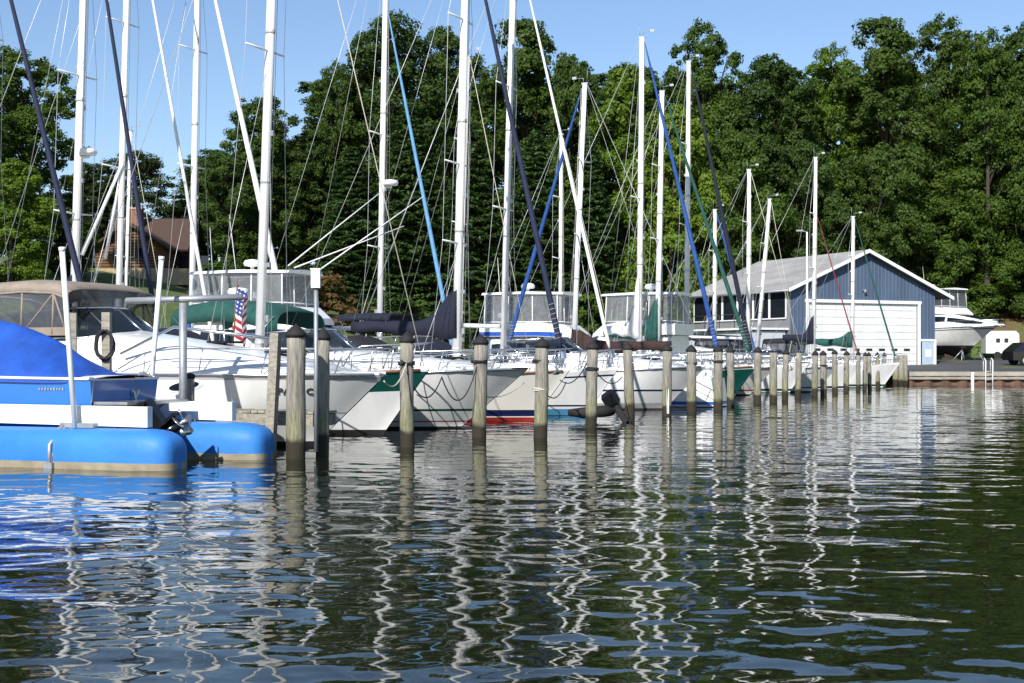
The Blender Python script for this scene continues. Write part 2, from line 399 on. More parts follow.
    bowp=Vector((J-.12,0,S(J-.2)+.06)); ht=mp(furl_top if furl_top else top-.15)+Vector((.1,0,0))
    if furl:
        d=(ht-bowp)
        b=MB(); b.tube([bowp+d*.045,bowp+d*.06,bowp+d*.35,bowp+d*.75,bowp+d*.93,ht],[furlr*.6,furlr*1.1,furlr*1.0,furlr*.72,furlr*.45,.012],10); fj=b.build('furled_jib',M[furl],root)
        b=MB(); k=11
        for i in range(46):   # the wraps of the sheet round the lower part of the roll
            pass
        b.tube([bowp,bowp+d*.045],.014,5); c=bowp+d*.03; b.tube([c-d*.008,c-d*.0075,c+d*.0075,c+d*.008],[.11,.11,.11,.11],12); b.build('furler_drum',M['steel'],fj)
        b=MB(); pts=[]
        for i in range(60):
            f=.06+.09*i/59; a=i*.9; rr=furlr*1.12
            pts.append(bowp+d*f+Vector((rr*math.cos(a),rr*math.sin(a),0)))
        b.tube(pts,.007,4); b.build('sheet_wrap',M['rope'],fj)
    else:
        tube_obj('forestay',[bowp,ht],.012,M['rope'],root,5)
    # boom and cover
    a=mp(bmz)+Vector((-.12,0,0)); e=a+Vector((-cover_len,0,.12))
    if cover_len:
     tube_obj('boom',[a,e],.065,M[spar],root,8)
     tube_obj('topping_lift',[e,mp(top-.1)+Vector((-.1,0,0))],.006,wr,root,4)
     tube_obj('mainsheet',[e+Vector((.5,0,-.05)),Vector((max(e.x+.2,xc+.6),0,S(xc)+.3))],.012,M['rope'],root,4)
    if cover:
        b=MB(); rings=[]; n=12
        for i in range(n+1):
            f=i/n; x=a.x+(.16 if i==0 else .10*(1-f)) + (e.x-a.x)*f
            top_z=a.z+(e.z-a.z)*f+.16+.10*(1-f)+cover_peak*max(0,1-f/.30)**1.25+.02*math.sin(i*2.1)
            bot=a.z+(e.z-a.z)*f-.13-.04*math.sin(i*1.3)-.1*(1-f)
            w=.15*(1-f)+.10+.012*math.sin(i*1.9); hh=(top_z-bot)
            if f<.3: wtop=.10
            else: wtop=w*.4
            rings.append([Vector((x,0,top_z)),Vector((x,wtop,top_z-hh*.12)),Vector((x,w*.95,bot+min(hh*.5,.3))),Vector((x,w*.55,bot+.03)),Vector((x,0,bot)),Vector((x,-w*.55,bot+.03)),Vector((x,-w*.95,bot+min(hh*.5,.3))),Vector((x,-wtop,top_z-hh*.12))])
        b.loft(rings,0,True,True,True); b.build('sail_cover',M[cover],root)
    if dodger or bimini:
        def arch(x0_,x1_,z0,z1,w,mt,nm,full):
            b=MB(); rings=[]
            for i in range(7):
                f=i/6; x=x0_+(x1_-x0_)*f
                zt=z0+(z1-z0)*(1-(1-f)**2 if full else 1-.25*(2*f-1)**2)
                ring=[]
                for j in range(9):
                    an=math.pi*j/8; y=w*math.cos(an)
                    y=math.copysign(abs(math.cos(an))**.6,math.cos(an))*w; zz_=(math.sin(an)**.5)
                    base=z0-.15 if full else zt-.22
                    ring.append(Vector((x,y,base+(zt-base)*zz_)))
                rings.append(ring)
            b.loft(rings,0,False,False,True); o=b.build(nm,mt,root); so=o.modifiers.new('thick','SOLIDIFY'); so.thickness=.02; return o
        if dodger:
            arch(x0+.9,x0-.35,S(x0)+.45,S(x0)+1.25,Wd(x0)*.68,M[dodger],'dodger',True)
        if bimini:
            bz=S(xc)+1.95
            arch(xc+2.3,xc+.5,bz,bz+.1,Wd(xc+1.4)*.8,M[bimini],'bimini',False)
            for sd in (1,-1):
                b=MB()
                for x in (xc+2.2,xc+.6): b.tube([(xc+1.4,sd*Wd(xc+1.4)*.8,S(xc)+.1),(x,sd*Wd(xc+1.4)*.8,bz-.1)],.014,5)
                b.build('bimini_frame',M['steel'],root)
    if radar:
        q=mp(radar)+Vector((.32,0,0)); b=MB(); b.lathe(q,[(.05,-.02),(.24,0),(.27,.08),(.24,.16),(.05,.2)],16); rd=b.build('radar_dome',M['gel'],root)
        b=MB(); b.box(q+Vector((-.16,0,-.06)),(.4,.08,.06)); b.build('bracket',M['alu'],rd)
    if det:
        for k in range(2):
            t=.35+.22*k; p=h.pt(t,h.sheer(t)*.55,-1,.12); b=MB(); b.lathe(p,[(.02,-.34),(.09,-.3),(.11,-.2),(.11,.2),(.09,.3),(.02,.36)],10); b.tube([p+Vector((0,0,.34)),h.pt(t,h.sheer(t),-1,0)+Vector((0,.03,.05))],.01,4); b.build('fender',M['fender'],root)
    return root

def windshield(b,xf,w,z0,hgt,back,m=0,depth=1.6,narrow=.82,n=14):
    lo=[];hi=[]
    for i in range(n+1):
        a=-1+2*i/n; y=w*math.sin(a*math.pi/2); x=xf-depth*(abs(a)**2.6)
        lo.append(Vector((x,y,z0))); hi.append(Vector((x-back,y*narrow,z0+hgt*(1-.25*abs(a)**3))))
    b.loft([lo,hi],m,False,False,True); return lo,hi
def motorboat(kind,label,bow,L,B,fs,fb,bands,mats,head=HEAD,crown=.55,canvas=None,pulpit=True,portlights=0,label2=None,cat='motor cruiser',cf=0.0,flycol='gel',clear='vinyl',name='motor_cruiser',top_h=2.1,arch=False,rails=True,rake=.28,group='motorboats moored in the slips',z=0.0):
    root=empty(name,(bow.x,bow.y,z),head,label,cat,group)
    h=Hull(0,L,B,fs,fb,L*rake*.55,True,.12); h.build(bands,mats,root)
    h.deck(M['deck'],root,.06)
    h.rail('rub_rail',M['steel'] if kind!='fly' else M['black'],root,.028,out=.012)
    def S(x): return h.sheer(h.tx(x))
    def Wd(x): return h.half(h.tx(x))
    if kind=='express':
        xw=-L*.55 if canvas else -L*.50
        secs=[]
        for f in (0,.12,.3,.5,.75,1):
            x=-L*.09+(xw+L*.09)*f; secs.append((x,Wd(x)*.93,Wd(x)*.70,S(x)+.01,S(x)+.06+crown*(f**.8),.06+.03*f))
        for f in (.3,.7,1):
            x=xw-(L*.93+xw)*f; secs.append((x,Wd(x)*.95,Wd(x)*.82,S(x)+.01,S(x)+.06+crown*(1-.45*f),.02))
        b=MB(); loft_box(b,secs,0,True); b.build('foredeck',M['gel'],root)
        for k in range(2):
            b=MB(); x=-L*(.22+.13*k); b.box((x,0,S(x)+.12+crown*(.42+.27*k)),(.5,.5,.05)); b.build('hatch',M['dglass'],root)
        zc=S(xw)+crown*.98
        b=MB(); lo,hi=windshield(b,xw+.25,Wd(xw)*.80,zc,.62,.85,depth=1.9); g=b.build('windshield',M['glass'],root)
        b=MB(); b.tube(lo,.022,5); b.tube(hi,.026,5)
        for i in (0,4,7,10,14): b.tube([lo[i],hi[i]],.02,5)
        b.build('windshield_frame',M['steel'],g)
        if arch or canvas:
            xa=-L*.84; b=MB(); p=[]
            for i in range(13):
                a=math.pi*i/12; p.append(Vector((xa-.5*math.sin(a),Wd(xa)*.93*math.copysign(abs(math.cos(a))**.5,math.cos(a)),S(xa)+.3+1.35*math.sin(a)**.6)))
            b.tube(p,.10,8,0,True,.5); b.build('radar_arch',M['gel'],root)
        if canvas:
            zt=zc+top_h-.55
            xs=[xw-.65,xw-1.0,xw-1.8,xw-2.7,-L*.93]
            # canvas top, hooped
            def hoop(x,w,zb,zt_,n=10):
                return [Vector((x,w*math.copysign(abs(math.cos(math.pi*j/n))**.55,math.cos(math.pi*j/n)),zb+(zt_-zb)*abs(math.sin(math.pi*j/n))**.55)) for j in range(n+1)]
            b=MB(); rr=[]
            for x,zz_,zb in zip(xs,(zt-.20,zt-.06,zt,zt-.03,zt-.30),(zt-.42,zt-.3,zt-.26,zt-.3,zt-.6)):
                rr.append(hoop(x,Wd(max(x,-L*.9))*.86,zb,zz_))
            b.loft(rr,0,False,False,True); top=b.build('canvas_top',M[canvas],root); so=top.modifiers.new('thick','SOLIDIFY'); so.thickness=.02
            # side curtains
            for sd in (0,-1):
                b=MB(); lo2=[];mid2=[];up2=[]
                for r_,x in zip(rr,xs):
                    q=r_[sd]; zb=S(x)+crown*.9+.12
                    up2.append(q+Vector((0,0,-.0))); lo2.append(Vector((x,math.copysign(Wd(max(x,-L*.92))*.88,q.y),zb)))
                    
                b.loft([lo2,up2],0,False,False,True); cu=b.build('side_curtain',M['smoke'],root)
                b=MB(); b.tube(up2,.03,5); b.loft([[p+Vector((0,math.copysign(.012,p.y),-.02)) for p in lo2],[p+Vector((0,math.copysign(.012,p.y),.14)) for p in lo2]],0,False,False,True)
                for i in (1,2,3): b.tube([lo2[i],up2[i]],.022,5)
                b.tube([lo2[0],up2[1]],.018,5); b.tube([lo2[2],up2[1]],.016,5); b.build('canvas_trim',M[canvas],cu)
            b=MB(); b.loft([[hi[i] for i in range(1,14)],[Vector((rr[0][10-int(round((i-1)*10/12))].x,rr[0][10-int(round((i-1)*10/12))].y,rr[0][10-int(round((i-1)*10/12))].z)) for i in range(1,14)]],0,False,False,True)
            b.build('front_curtain',M['smoke'],root)
    else:
        # sedan / flybridge superstructure
        x1,x0=-L*(.26-cf),-L*(.80-cf)
        secs=[(x0,Wd(x0)*.86,Wd(x0)*.78,S(x0),S(x0)+1.25,.04),(-L*(.55-cf),Wd(-L*(.55-cf))*.84,Wd(-L*(.55-cf))*.74,S(-L*(.55-cf)),S(-L*(.55-cf))+1.22,.05),(-L*(.42-cf),Wd(-L*(.42-cf))*.82,Wd(-L*(.42-cf))*.66,S(-L*(.42-cf)),S(-L*(.42-cf))+1.12,.05),(x1-L*(.04-cf),Wd(x1)*.78,Wd(x1)*.5,S(x1),S(x1)+.42,.06),(x1+L*.13,Wd(x1+L*.13)*.7,Wd(x1+L*.13)*.5,S(x1+L*.13),S(x1+L*.13)+.08,.03)]
        b=MB(); loft_box(b,secs,0,False); b.build('cabin',M['gel'],root)
        for sd in (1,-1):
            for (a,c) in ((x0+.3,-L*(.60-cf)),(-L*(.585-cf),-L*(.43-cf))):
                side_strip(secs,a,c,.46,.80,sd,taper=.1).build('window',M['dglass'],root)
            side_strip(secs,-L*(.415-cf),x1-L*(.05-cf),.42,.78,sd,taper=.2).build('window',M['dglass'],root)
        # front screen
        b=MB(); A,Cc=secs[2],secs[3]
        b.loft([[Vector((A[0]+(Cc[0]-A[0])*f+.012,y*(A[2]+(Cc[2]-A[2])*f)*.8,A[4]+(Cc[4]-A[4])*f+.02+.05*(1-y*y)+.03)) for y in (-1,-.5,0,.5,1)] for f in (.12,.85)],0,False,False,True); b.build('windscreen',M['dglass'],root)
        fz=S(-L*(.55-cf))+1.27
        fsec=[(-L*(.82-cf),Wd(-L*(.6-cf))*.82,Wd(-L*(.6-cf))*.84,fz-.05,fz+.42,.0),(-L*(.55-cf),Wd(-L*(.6-cf))*.82,Wd(-L*(.6-cf))*.84,fz-.05,fz+.50,.0),(-L*(.44-cf),Wd(-L*(.5-cf))*.66,Wd(-L*(.5-cf))*.6,fz-.10,fz+.40,.0),(-L*(.38-cf),Wd(-L*(.5-cf))*.5,Wd(-L*(.5-cf))*.4,fz-.16,fz+.05,.0)]
        b=MB(); loft_box(b,fsec,0,False); b.build('flybridge',M[flycol],root)
        if canvas:
            b=MB(); loft_box(b,[(x,wb+.012,wb+.02,z0+.02,z0+.20,.0) for x,wb,wt,z0,z1,c in fsec[:3]],0); b.build('canvas_band',M[canvas],root)
        # enclosure
        w=Wd(-L*(.6-cf))*.78; zt=fz+top_h-.55; xa,xb_=-L*(.80-cf),-L*(.46-cf)
        cor=[(xa,w),(xa,-w),(xb_,-w*.85),(xb_,w*.85)]
        b=MB()
        for i in range(4):
            p,q=cor[i],cor[(i+1)%4]
            b.quad(Vector((*p,fz+.45)),Vector((*q,fz+.45)),Vector((q[0]*.985+xa*.015,q[1]*.94,zt)),Vector((p[0]*.985+xa*.015,p[1]*.94,zt)))
        en=b.build('clear_enclosure',M[clear],root)
        b=MB()
        for i in range(4):
            p,q=cor[i],cor[(i+1)%4]
            for f in (0,.33,.66):
                x=p[0]+(q[0]-p[0])*f; y=p[1]+(q[1]-p[1])*f
                b.tube([(x,y*1.01,fz+.3),(x*.985+xa*.015,y*.95,zt+.02)],.024,6)
            b.tube([(p[0],p[1]*1.01,fz+.52),(q[0],q[1]*1.01,fz+.52)],.02,5)
        b.build('enclosure_frame',M['alu'],en)
        b=MB(); loft_box(b,[(xa-.15,w*.98,w*.9,zt,zt+.10,.05),((xa+xb_)/2,w*1.0,w*.92,zt+.02,zt+.13,.06),(xb_+.2,w*.85,w*.75,zt-.02,zt+.08,.05)],0,True); b.build('hardtop',M['gel'],root)
        b=MB(); b.lathe(((xa+xb_)/2-.2,0,zt+.30),[(.05,-.15),(.07,-.03),(.26,0),(.29,.09),(.24,.18),(.05,.22)],16); b.build('radar_dome',M['gel'],root)
        b=MB(); b.tube([(xa+.2,w*.7,zt+.1),(xa-.1,w*.72,zt+2.1)],[.02,.006],5); b.build('aerial',M['alu'],root); b=MB(); b.tube([(xa+.5,-w*.7,zt+.1),(xa+.4,-w*.7,zt+1.5)],[.02,.006],5); b.build('aerial',M['alu'],root)
    if rails: bow_rail(h,root,.52 if kind=='express' else .45,.48,M['steel'],.25,'bow_rail',4)
    if pulpit:
        b=MB(); z=S(-.05)+.03; rings=[]
        for x,w,t in ((-.7,.34,.09),(-.2,.28,.09),(.45,.2,.08),(.62,.12,.06),(.68,.04,.04)):
            rings.append([Vector((x,-w,z)),Vector((x,-w*.95,z+t)),Vector((x,w*.95,z+t)),Vector((x,w,z))])
        b.loft(rings,0,True,True,False); b.build('bow_platform',M['gel'],root)
        b=MB(); b.tube([(.1,0,z+.14),(.66,0,z+.08),(.78,0,z-.12)],.03,6); b.box((.72,0,z-.12),(.10,.34,.04),0,Matrix.Rotation(R(-35),3,'Y')); b.build('anchor',M['steel'],root)
    for k in range(portlights):
        for sd in (1,-1):
            t=.60+.16*k; z=h.sheer(t)*.72; n=20; c=h.pt(t,z,sd); dt=.26/L
            ring=[];ring2=[]
            for j in range(n):
                a=2*math.pi*j/n
                ring.append(h.pt(t+dt*math.cos(a),z+.085*math.sin(a),sd,.012)); ring2.append(h.pt(t+dt*1.25*math.cos(a),z+.12*math.sin(a),sd,.006))
            b=MB(); b.add(ring,[tuple(range(n)) if sd<0 else tuple(range(n))[::-1]]); po=b.build('portlight',M['dglass'],root)
            b=MB(); b.loft([ring,ring2],0,True,False,True); b.build('portlight_rim',M['gel'],po)
    b=MB()
    for sd in (1,-1):
        for t in (.12,.5,.86):
            p=h.pt(t,h.sheer(t),sd,-.12); b.tube([p+Vector((-.13,0,.07)),p+Vector((.13,0,.07))],.016,5); b.tube([p+Vector((-.05,0,0)),p+Vector((-.05,0,.07))],.014,5); b.tube([p+Vector((.05,0,0)),p+Vector((.05,0,.07))],.014,5)
    b.build('cleat',M['steel'],root)
    root['_']=0; del root['_']
    return root,h
# ------------------------------------------------------------------ terrain, water, shore
SH=[(-40,5),(-26,35),(-17,55),(2,98),(24,87),(90,87)]
def ground_z(x,y):
    d=(x+17)*-.915+(y-55)*.404                     # distance inland of the left bank
    left=np.where(d>0,.6+.22*np.minimum(d,36)+.10*np.maximum(0,d-36),-1.6)
    rl=np.where(x<24,87-(x-24)*.5,87.0)
    lot=np.where((y>rl+1.2)&(d<=0.5),.75+.03*(y-87)+.33*np.minimum(np.maximum(0,y-116),26),-1.6)
    hill=np.where(y>116,.75+.03*(y-87)+.33*np.minimum(np.maximum(0,y-116),26),-1.6)
    z=np.maximum(np.maximum(left,lot),np.where((d<=0)|(y>125),hill,-1.6))
    return z+np.where(z>0,.12*np.sin(x*.7)*np.cos(y*.5),0)
def gz(x,y): return float(ground_z(np.array([float(x)]),np.array([float(y)]))[0])
def grid_mesh(name,X,Y,Z,mt,smooth=True):
    ny,nx=X.shape; co=np.stack([X,Y,Z],-1).reshape(-1,3).astype(np.float32)
    me=bpy.data.meshes.new(name); i=np.arange((ny-1)*(nx-1)); r=i//(nx-1); c=i%(nx-1); a=r*nx+c
    q=np.stack([a,a+1,a+1+nx,a+nx],-1).astype(np.int32)
    me.vertices.add(len(co)); me.vertices.foreach_set('co',co.ravel())
    me.loops.add(q.size); me.loops.foreach_set('vertex_index',q.ravel())
    me.polygons.add(len(q)); me.polygons.foreach_set('loop_start',np.arange(0,q.size,4,dtype=np.int32)); me.polygons.foreach_set('use_smooth',np.full(len(q),smooth))
    me.materials.append(mt); me.update(calc_edges=True)
    o=bpy.data.objects.new(name,me); COL.objects.link(o); return o
def ground_mat():
    m,nt,b=newmat('bank_grass_and_litter'); L=nt.links
    g=N(nt,'ShaderNodeNewGeometry'); n1=N(nt,'ShaderNodeTexNoise'); n1.inputs['Scale'].default_value=.12; n1.inputs['Detail'].default_value=5
    n2=N(nt,'ShaderNodeTexNoise'); n2.inputs['Scale'].default_value=2.5; n2.inputs['Detail'].default_value=8
    L.new(g.outputs['Position'],n1.inputs['Vector']); L.new(g.outputs['Position'],n2.inputs['Vector'])
    r=N(nt,'ShaderNodeValToRGB'); e=r.color_ramp.elements; e[0].position=.3; e[0].color=(.045,.075,.015,1); e[1].position=.7; e[1].color=(.12,.17,.03,1); L.new(n2.outputs['Fac'],r.inputs['Fac'])
    r2=N(nt,'ShaderNodeValToRGB'); e=r2.color_ramp.elements; e[0].position=.52; e[0].color=(0,0,0,1); e[1].position=.66; e[1].color=(1,1,1,1); L.new(n1.outputs['Fac'],r2.inputs['Fac'])
    mx=N(nt,'ShaderNodeMix',data_type='RGBA'); L.new(r2.outputs['Color'],mx.inputs['Factor']); L.new(r.outputs['Color'],mx.inputs['A']); mx.inputs['B'].default_value=(.14,.085,.035,1)
    L.new(mx.outputs['Result'],b.inputs['Base Color']); b.inputs['Roughness'].default_value=.95
    bp=N(nt,'ShaderNodeBump'); bp.inputs['Strength'].default_value=.8; bp.inputs['Distance'].default_value=.15; L.new(n2.outputs['Fac'],bp.inputs['Height']); L.new(bp.outputs[0],b.inputs['Normal'])
    return m
X,Y=np.meshgrid(np.arange(-150,220,2.0),np.arange(0,330,2.0))
tag(grid_mesh('ground',X,Y,ground_z(X,Y),ground_mat()),kind='structure')

def water_mat():
    m,nt,b=newmat('lake_water'); L=nt.links
    b.inputs['Base Color'].default_value=(.010,.013,.006,1); b.inputs['Roughness'].default_value=.025; b.inputs['IOR'].default_value=1.333; b.inputs['Specular IOR Level'].default_value=.5
    g=N(nt,'ShaderNodeNewGeometry'); mp=N(nt,'ShaderNodeMapping'); mp.inputs['Scale'].default_value=(1.0,1.5,1); L.new(g.outputs['Position'],mp.inputs['Vector'])
    acc=None
    for sc,k in ((2.8,.026),(9.0,.026)):
        n=N(nt,'ShaderNodeTexNoise'); n.inputs['Scale'].default_value=sc; n.inputs['Detail'].default_value=2; L.new(mp.outputs[0],n.inputs['Vector'])
        s=N(nt,'ShaderNodeVectorMath',operation='SUBTRACT'); L.new(n.outputs['Color'],s.inputs[0]); s.inputs[1].default_value=(.5,.5,.5)
        u=N(nt,'ShaderNodeVectorMath',operation='MULTIPLY'); L.new(s.outputs[0],u.inputs[0]); u.inputs[1].default_value=(k*1.2,k*2,0)
        if acc is None: acc=u
        else:
            a=N(nt,'ShaderNodeVectorMath',operation='ADD'); L.new(acc.outputs[0],a.inputs[0]); L.new(u.outputs[0],a.inputs[1]); acc=a
    a=N(nt,'ShaderNodeVectorMath',operation='ADD'); L.new(acc.outputs[0],a.inputs[0]); L.new(g.outputs['Normal'],a.inputs[1])
    nn=N(nt,'ShaderNodeVectorMath',operation='NORMALIZE'); L.new(a.outputs[0],nn.inputs[0]); L.new(nn.outputs[0],b.inputs['Normal'])
    return m
def water():
    rng=np.random.default_rng(11)
    D=[-8.0]
    while D[-1]<4: D.append(D[-1]+.25)
    while D[-1]<116: D.append(D[-1]+.018+.0022*D[-1])
    D=np.array(D); u=np.linspace(-1,1,860)
    Y,U=np.meshgrid(D,u,indexing='ij'); W=8+.52*np.maximum(Y,0); X=U*W
    Z=np.zeros_like(X); sp=np.maximum(2*W/860,.018+.0022*np.maximum(Y,0))
    for i in range(72):
        lam=.21*(2.1/.21)**rng.random(); k=2*math.pi/lam
        th=rng.normal(math.radians(-100),.62)       # the breeze comes over the water from ahead, right of the view
        slope=.0040*(lam/1.0)**-.04*(.6+.8*rng.random())
        fade=np.clip((lam/sp-3.2)/3.0,0,1)
        Z+=fade*slope/k*np.sin(k*(X*math.cos(th)+Y*math.sin(th))+rng.random()*6.283)
    # calmer and rougher patches, as the breeze touches down
    patch=1+.30*np.sin(X*.23+Y*.11+1)+.22*np.sin(X*.11-Y*.31)+.15*np.sin(X*.5+Y*.2)
    Z*=np.clip(patch,.45,1.6)
    tag(grid_mesh('water',X,Y,Z.astype(np.float32),water_mat()),kind='structure')
water()

# parking lot sheet, bulkhead
b=MB()
rows=[87.7,92,97,102,107,112,118]
b.loft([[Vector((24+(0 if y<95 else -0.0)-(y-87)*(.9 if y<99 else .9)*(1 if True else 0)*0+dx,y,.80+.03*(y-87)+.012)) for dx in (-7.0,0,30,66)] for y in rows],0,False,False,True)
recalc(tag(b.build('parking_lot',M['asphalt']),kind='structure'))
bw=empty('bulkhead',(24,87,0),0,'rusty sheet pile bulkhead with a pale concrete cap along the parking lot','sea wall')
b=MB(); n=150; zz=[]
for i in range(n+1): zz.append((i*.28,(.0 if (i//2)%2 else .16)))
b.loft([[Vector((x,y,-1)) for x,y in zz],[Vector((x,y,.56)) for x,y in zz]],0,False,False,False); b.build('sheet_piling',M['rust'],bw)
b=MB(); b.box((21,.32,.69),(42,.72,.26)); b.box((-.05,4.6,.69),(.5,9,.26)); b.build('cap',M['concrete'],bw)
b=MB(); b.box((21,-.06,.42),(42,.10,.16)); b.build('waler',M['plank'],bw)
b=MB(); b.box((.1,4.6,-.2),(.16,9,1.52)); b.build('side_wall',M['rust'],bw)
ld=empty('dock_ladder',(29.6,86.8,0),0,'pale pipe ladder hooked over the bulkhead beside the parking lot','ladder')
for sx in (-.22,.22):
    tube_obj('handrail',[(sx,.05,-.5),(sx,.02,1.5),(sx,.28,1.66),(sx,.45,1.4),(sx,.45,.85)],.035,M['white'],ld)
b=MB()
for k in range(5): b.tube([(-.22,.05,-.2+k*.26),(.22,.05,-.2+k*.26)],.022,6)
b.build('rung',M['galv'],ld)
b=MB(); b.box((0,0,.35),(.16,.14,.75)); b.box((0,0,.75),(.2,.18,.06)); o=b.build('fender_post',M['white'],None,(28.55,86.82,0)); tag(o,'short white post fixed to the rusty bulkhead left of the ladder','post')

# ------------------------------------------------------------------ boathouse
def boathouse():
    th=math.atan2(.407,.914); base=Vector((18.9,95,.95)); W_,Ln=12.4,12.6; ze=5.5; zp=8.15
    bh=empty('boathouse',base,th,'slate blue metal boathouse with a big white overhead door and grey shingle roof','boathouse')
    # local: x along the gable, y back along the ridge
    b=MB(); 
    prof=[(0,0)]
    # front gable with ribs every 0.3 m, an opening left for the door
    def ztop(x): return ze+(zp-ze)*(1-abs(x-W_/2)/(W_/2))-.08
    x=0.0; pts=[]
    while x<W_-.01:
        pts.append((x,0));pts.append((x+.22,0));pts.append((x+.245,-.035));pts.append((x+.285,-.035)); x+=.31
    pts=[p for p in pts if p[0]<=W_]+[(W_,0)]
    dx0,dx1,dz=1.35,10.95,4.55
    for (x,y),(x2,y2) in zip(pts,pts[1:]):
        lo=dz if dx0-.02<(x+x2)/2<dx1+.02 else (1.9 if x>dx1 else -.3)
        b.quad((x,y,lo),(x2,y2,lo),(x2,y2,ztop(x2)),(x,y,ztop(x)))
    # a mid post makes the ridge break
    b.build('gable_wall',M['wallblue'],bh)
    b=MB(); b.quad((W_,0,-.3),(W_,Ln,-.3),(W_,Ln,ze),(W_,0,ze)); b.add([(W_,Ln,-.3),(0,Ln,-.3),(0,Ln,ze),(W_/2,Ln,zp-.1),(W_,Ln,ze)],[(0,1,2,3,4)]); b.build('rear_wall',M['wallblue'],bh)
    b=MB(); b.quad((0,Ln,-.3),(0,0,-.3),(0,0,ze),(0,Ln,ze)); b.build('side_wall',M['wallgrey'],bh)
    # strip windows on the side wall
    for k in range(6):
        y=.5+k*2.0
        b=MB(); b.box((-.03,y+.9,4.35),(.06,1.78,1.75)); w=b.build('window',M['dglass'],bh)
        b=MB(); b.box((-.05,y-.03,4.35),(.08,.06,1.8)); b.box((-.05,y+1.83,4.35),(.08,.06,1.8)); b.box((-.06,y+.9,3.44),(.10,1.95,.07)); b.build('frame',M['white'],w)
    # roof
    ovl,ovr,of=.45,1.25,.5
    sl=(zp-ze)/(W_/2)
    b=MB()
    for a,c in (((-ovl,ze-ovl*sl+.1),(W_/2,zp+.1)),((W_/2,zp+.1),(W_+ovr,ze-ovr*sl+.1))):
        b.add([(a[0],-of,a[1]),(c[0],-of,c[1]),(c[0],Ln+of,c[1]),(a[0],Ln+of,a[1]),(a[0],-of,a[1]-.12),(c[0],-of,c[1]-.12),(c[0],Ln+of,c[1]-.12),(a[0],Ln+of,a[1]-.12)],[(0,1,2,3),(7,6,5,4),(0,4,5,1),(1,5,6,2),(2,6,7,3),(3,7,4,0)])
    b.build('roof',M['shingle'],bh)
    b=MB()
    for a,c in (((-ovl-.02,ze-ovl*sl+.1),(W_/2,zp+.1)),((W_/2,zp+.1),(W_+ovr+.02,ze-ovr*sl+.1))):
        y=-of-.012
        b.add([(a[0],y,a[1]+.03),(c[0],y,c[1]+.03),(c[0],y,c[1]-.22),(a[0],y,a[1]-.22),(a[0],y-.04,a[1]+.03),(c[0],y-.04,c[1]+.03),(c[0],y-.04,c[1]-.22),(a[0],y-.04,a[1]-.22)],[(0,1,2,3),(7,6,5,4),(0,4,5,1),(1,5,6,2),(2,6,7,3),(3,7,4,0)])
    b.build('barge_board',M['white'],bh)
    b=MB(); b.tube([(-ovl-.04,-of,ze-ovl*sl-.02),(-ovl-.04,Ln+of,ze-ovl*sl-.02)],.07,8); b.build('gutter',M['galv'],bh)
    # door
    b=MB(); n=9
    for i in range(n):
        z0=i*dz/n; 
        for j in range(8):
            x0=dx0+.14+j*(dx1-dx0-.28)/8; x1=x0+(dx1-dx0-.28)/8
            b.box(((x0+x1)/2,.10,z0+dz/n/2),(x1-x0-.03,.05,dz/n-.03)); 
        b.box(((dx0+dx1)/2,.13,z0+dz/n/2),(dx1-dx0-.2,.03,dz/n))
    dr=b.build('overhead_door',M['doorwhite'],bh)
    for k in range(8):
        x=dx0+.9+k*1.1
        b=MB(); b.box((x,.068,1.30),(.52,.02,.17)); b.build('vision_panel',M['dglass'],dr)
    b=MB(); b.box(((dx0+dx1)/2,-.03,dz+.09),(dx1-dx0+.36,.12,.22)); b.box((dx0+.0,-.03,dz/2-.2),(.2,.12,dz+.38)); b.box((dx1,-.03,dz/2-.2),(.2,.12,dz+.38)); b.build('door_frame',M['white'],bh)
    b=MB(); b.box((11.75,-.03,.85),(1.06,.05,2.05)); sd=b.build('side_door',M['palebl'],bh)
    b=MB(); b.box((11.75,-.06,1.05),(.5,.03,.55)); b.build('notice',M['white'],sd)
    b=MB(); b.box((11.68,-.045,1.98),(1.42,.10,.16)); b.box((W_-.05,-.05,.8),(.16,.12,2.3)); b.build('door_trim',M['white'],bh)
    b=MB(); b.box((W_/2-.1,-.12,5.45),(.2,.18,.12)); b.tube([(W_/2-.1,-.12,5.42),(W_/2-.1,-.26,5.28)],[.07,.12],10); b.build('floodlight',M['galv'],bh)
boathouse()
# low deck and lean-to against the boathouse side
ln=empty('lean_to_shed',(18.9,95,1.3),math.atan2(.407,.914),'pale grey lean-to under a flat white-edged deck beside the boathouse','shed')
b=MB(); b.box((-1.55,5.2,2.35),(3.1,10,.14)); b.build('deck_edge',M['white'],ln)
b=MB(); b.box((-1.5,5.2,.85),(2.7,9.6,2.7)); b.build('wall',mat('pale_grey_siding',(.52,.55,.58),.7,.06,1),ln)
b=MB()
for k in range(6): b.tube([(-3.0,.4+k*1.9,2.4),(-3.0,.4+k*1.9,3.35)],.03,6)
b.tube([(-3.0,.4,3.35),(-3.0,9.9,3.35)],.03,6); b.build('railing',M['darkwood'],ln)
for k in range(3):
    b=MB(); b.box((-2.88,1.4+k*2.6,1.35),(.06,1.3,.5)); b.build('window',M['dglass'],ln)

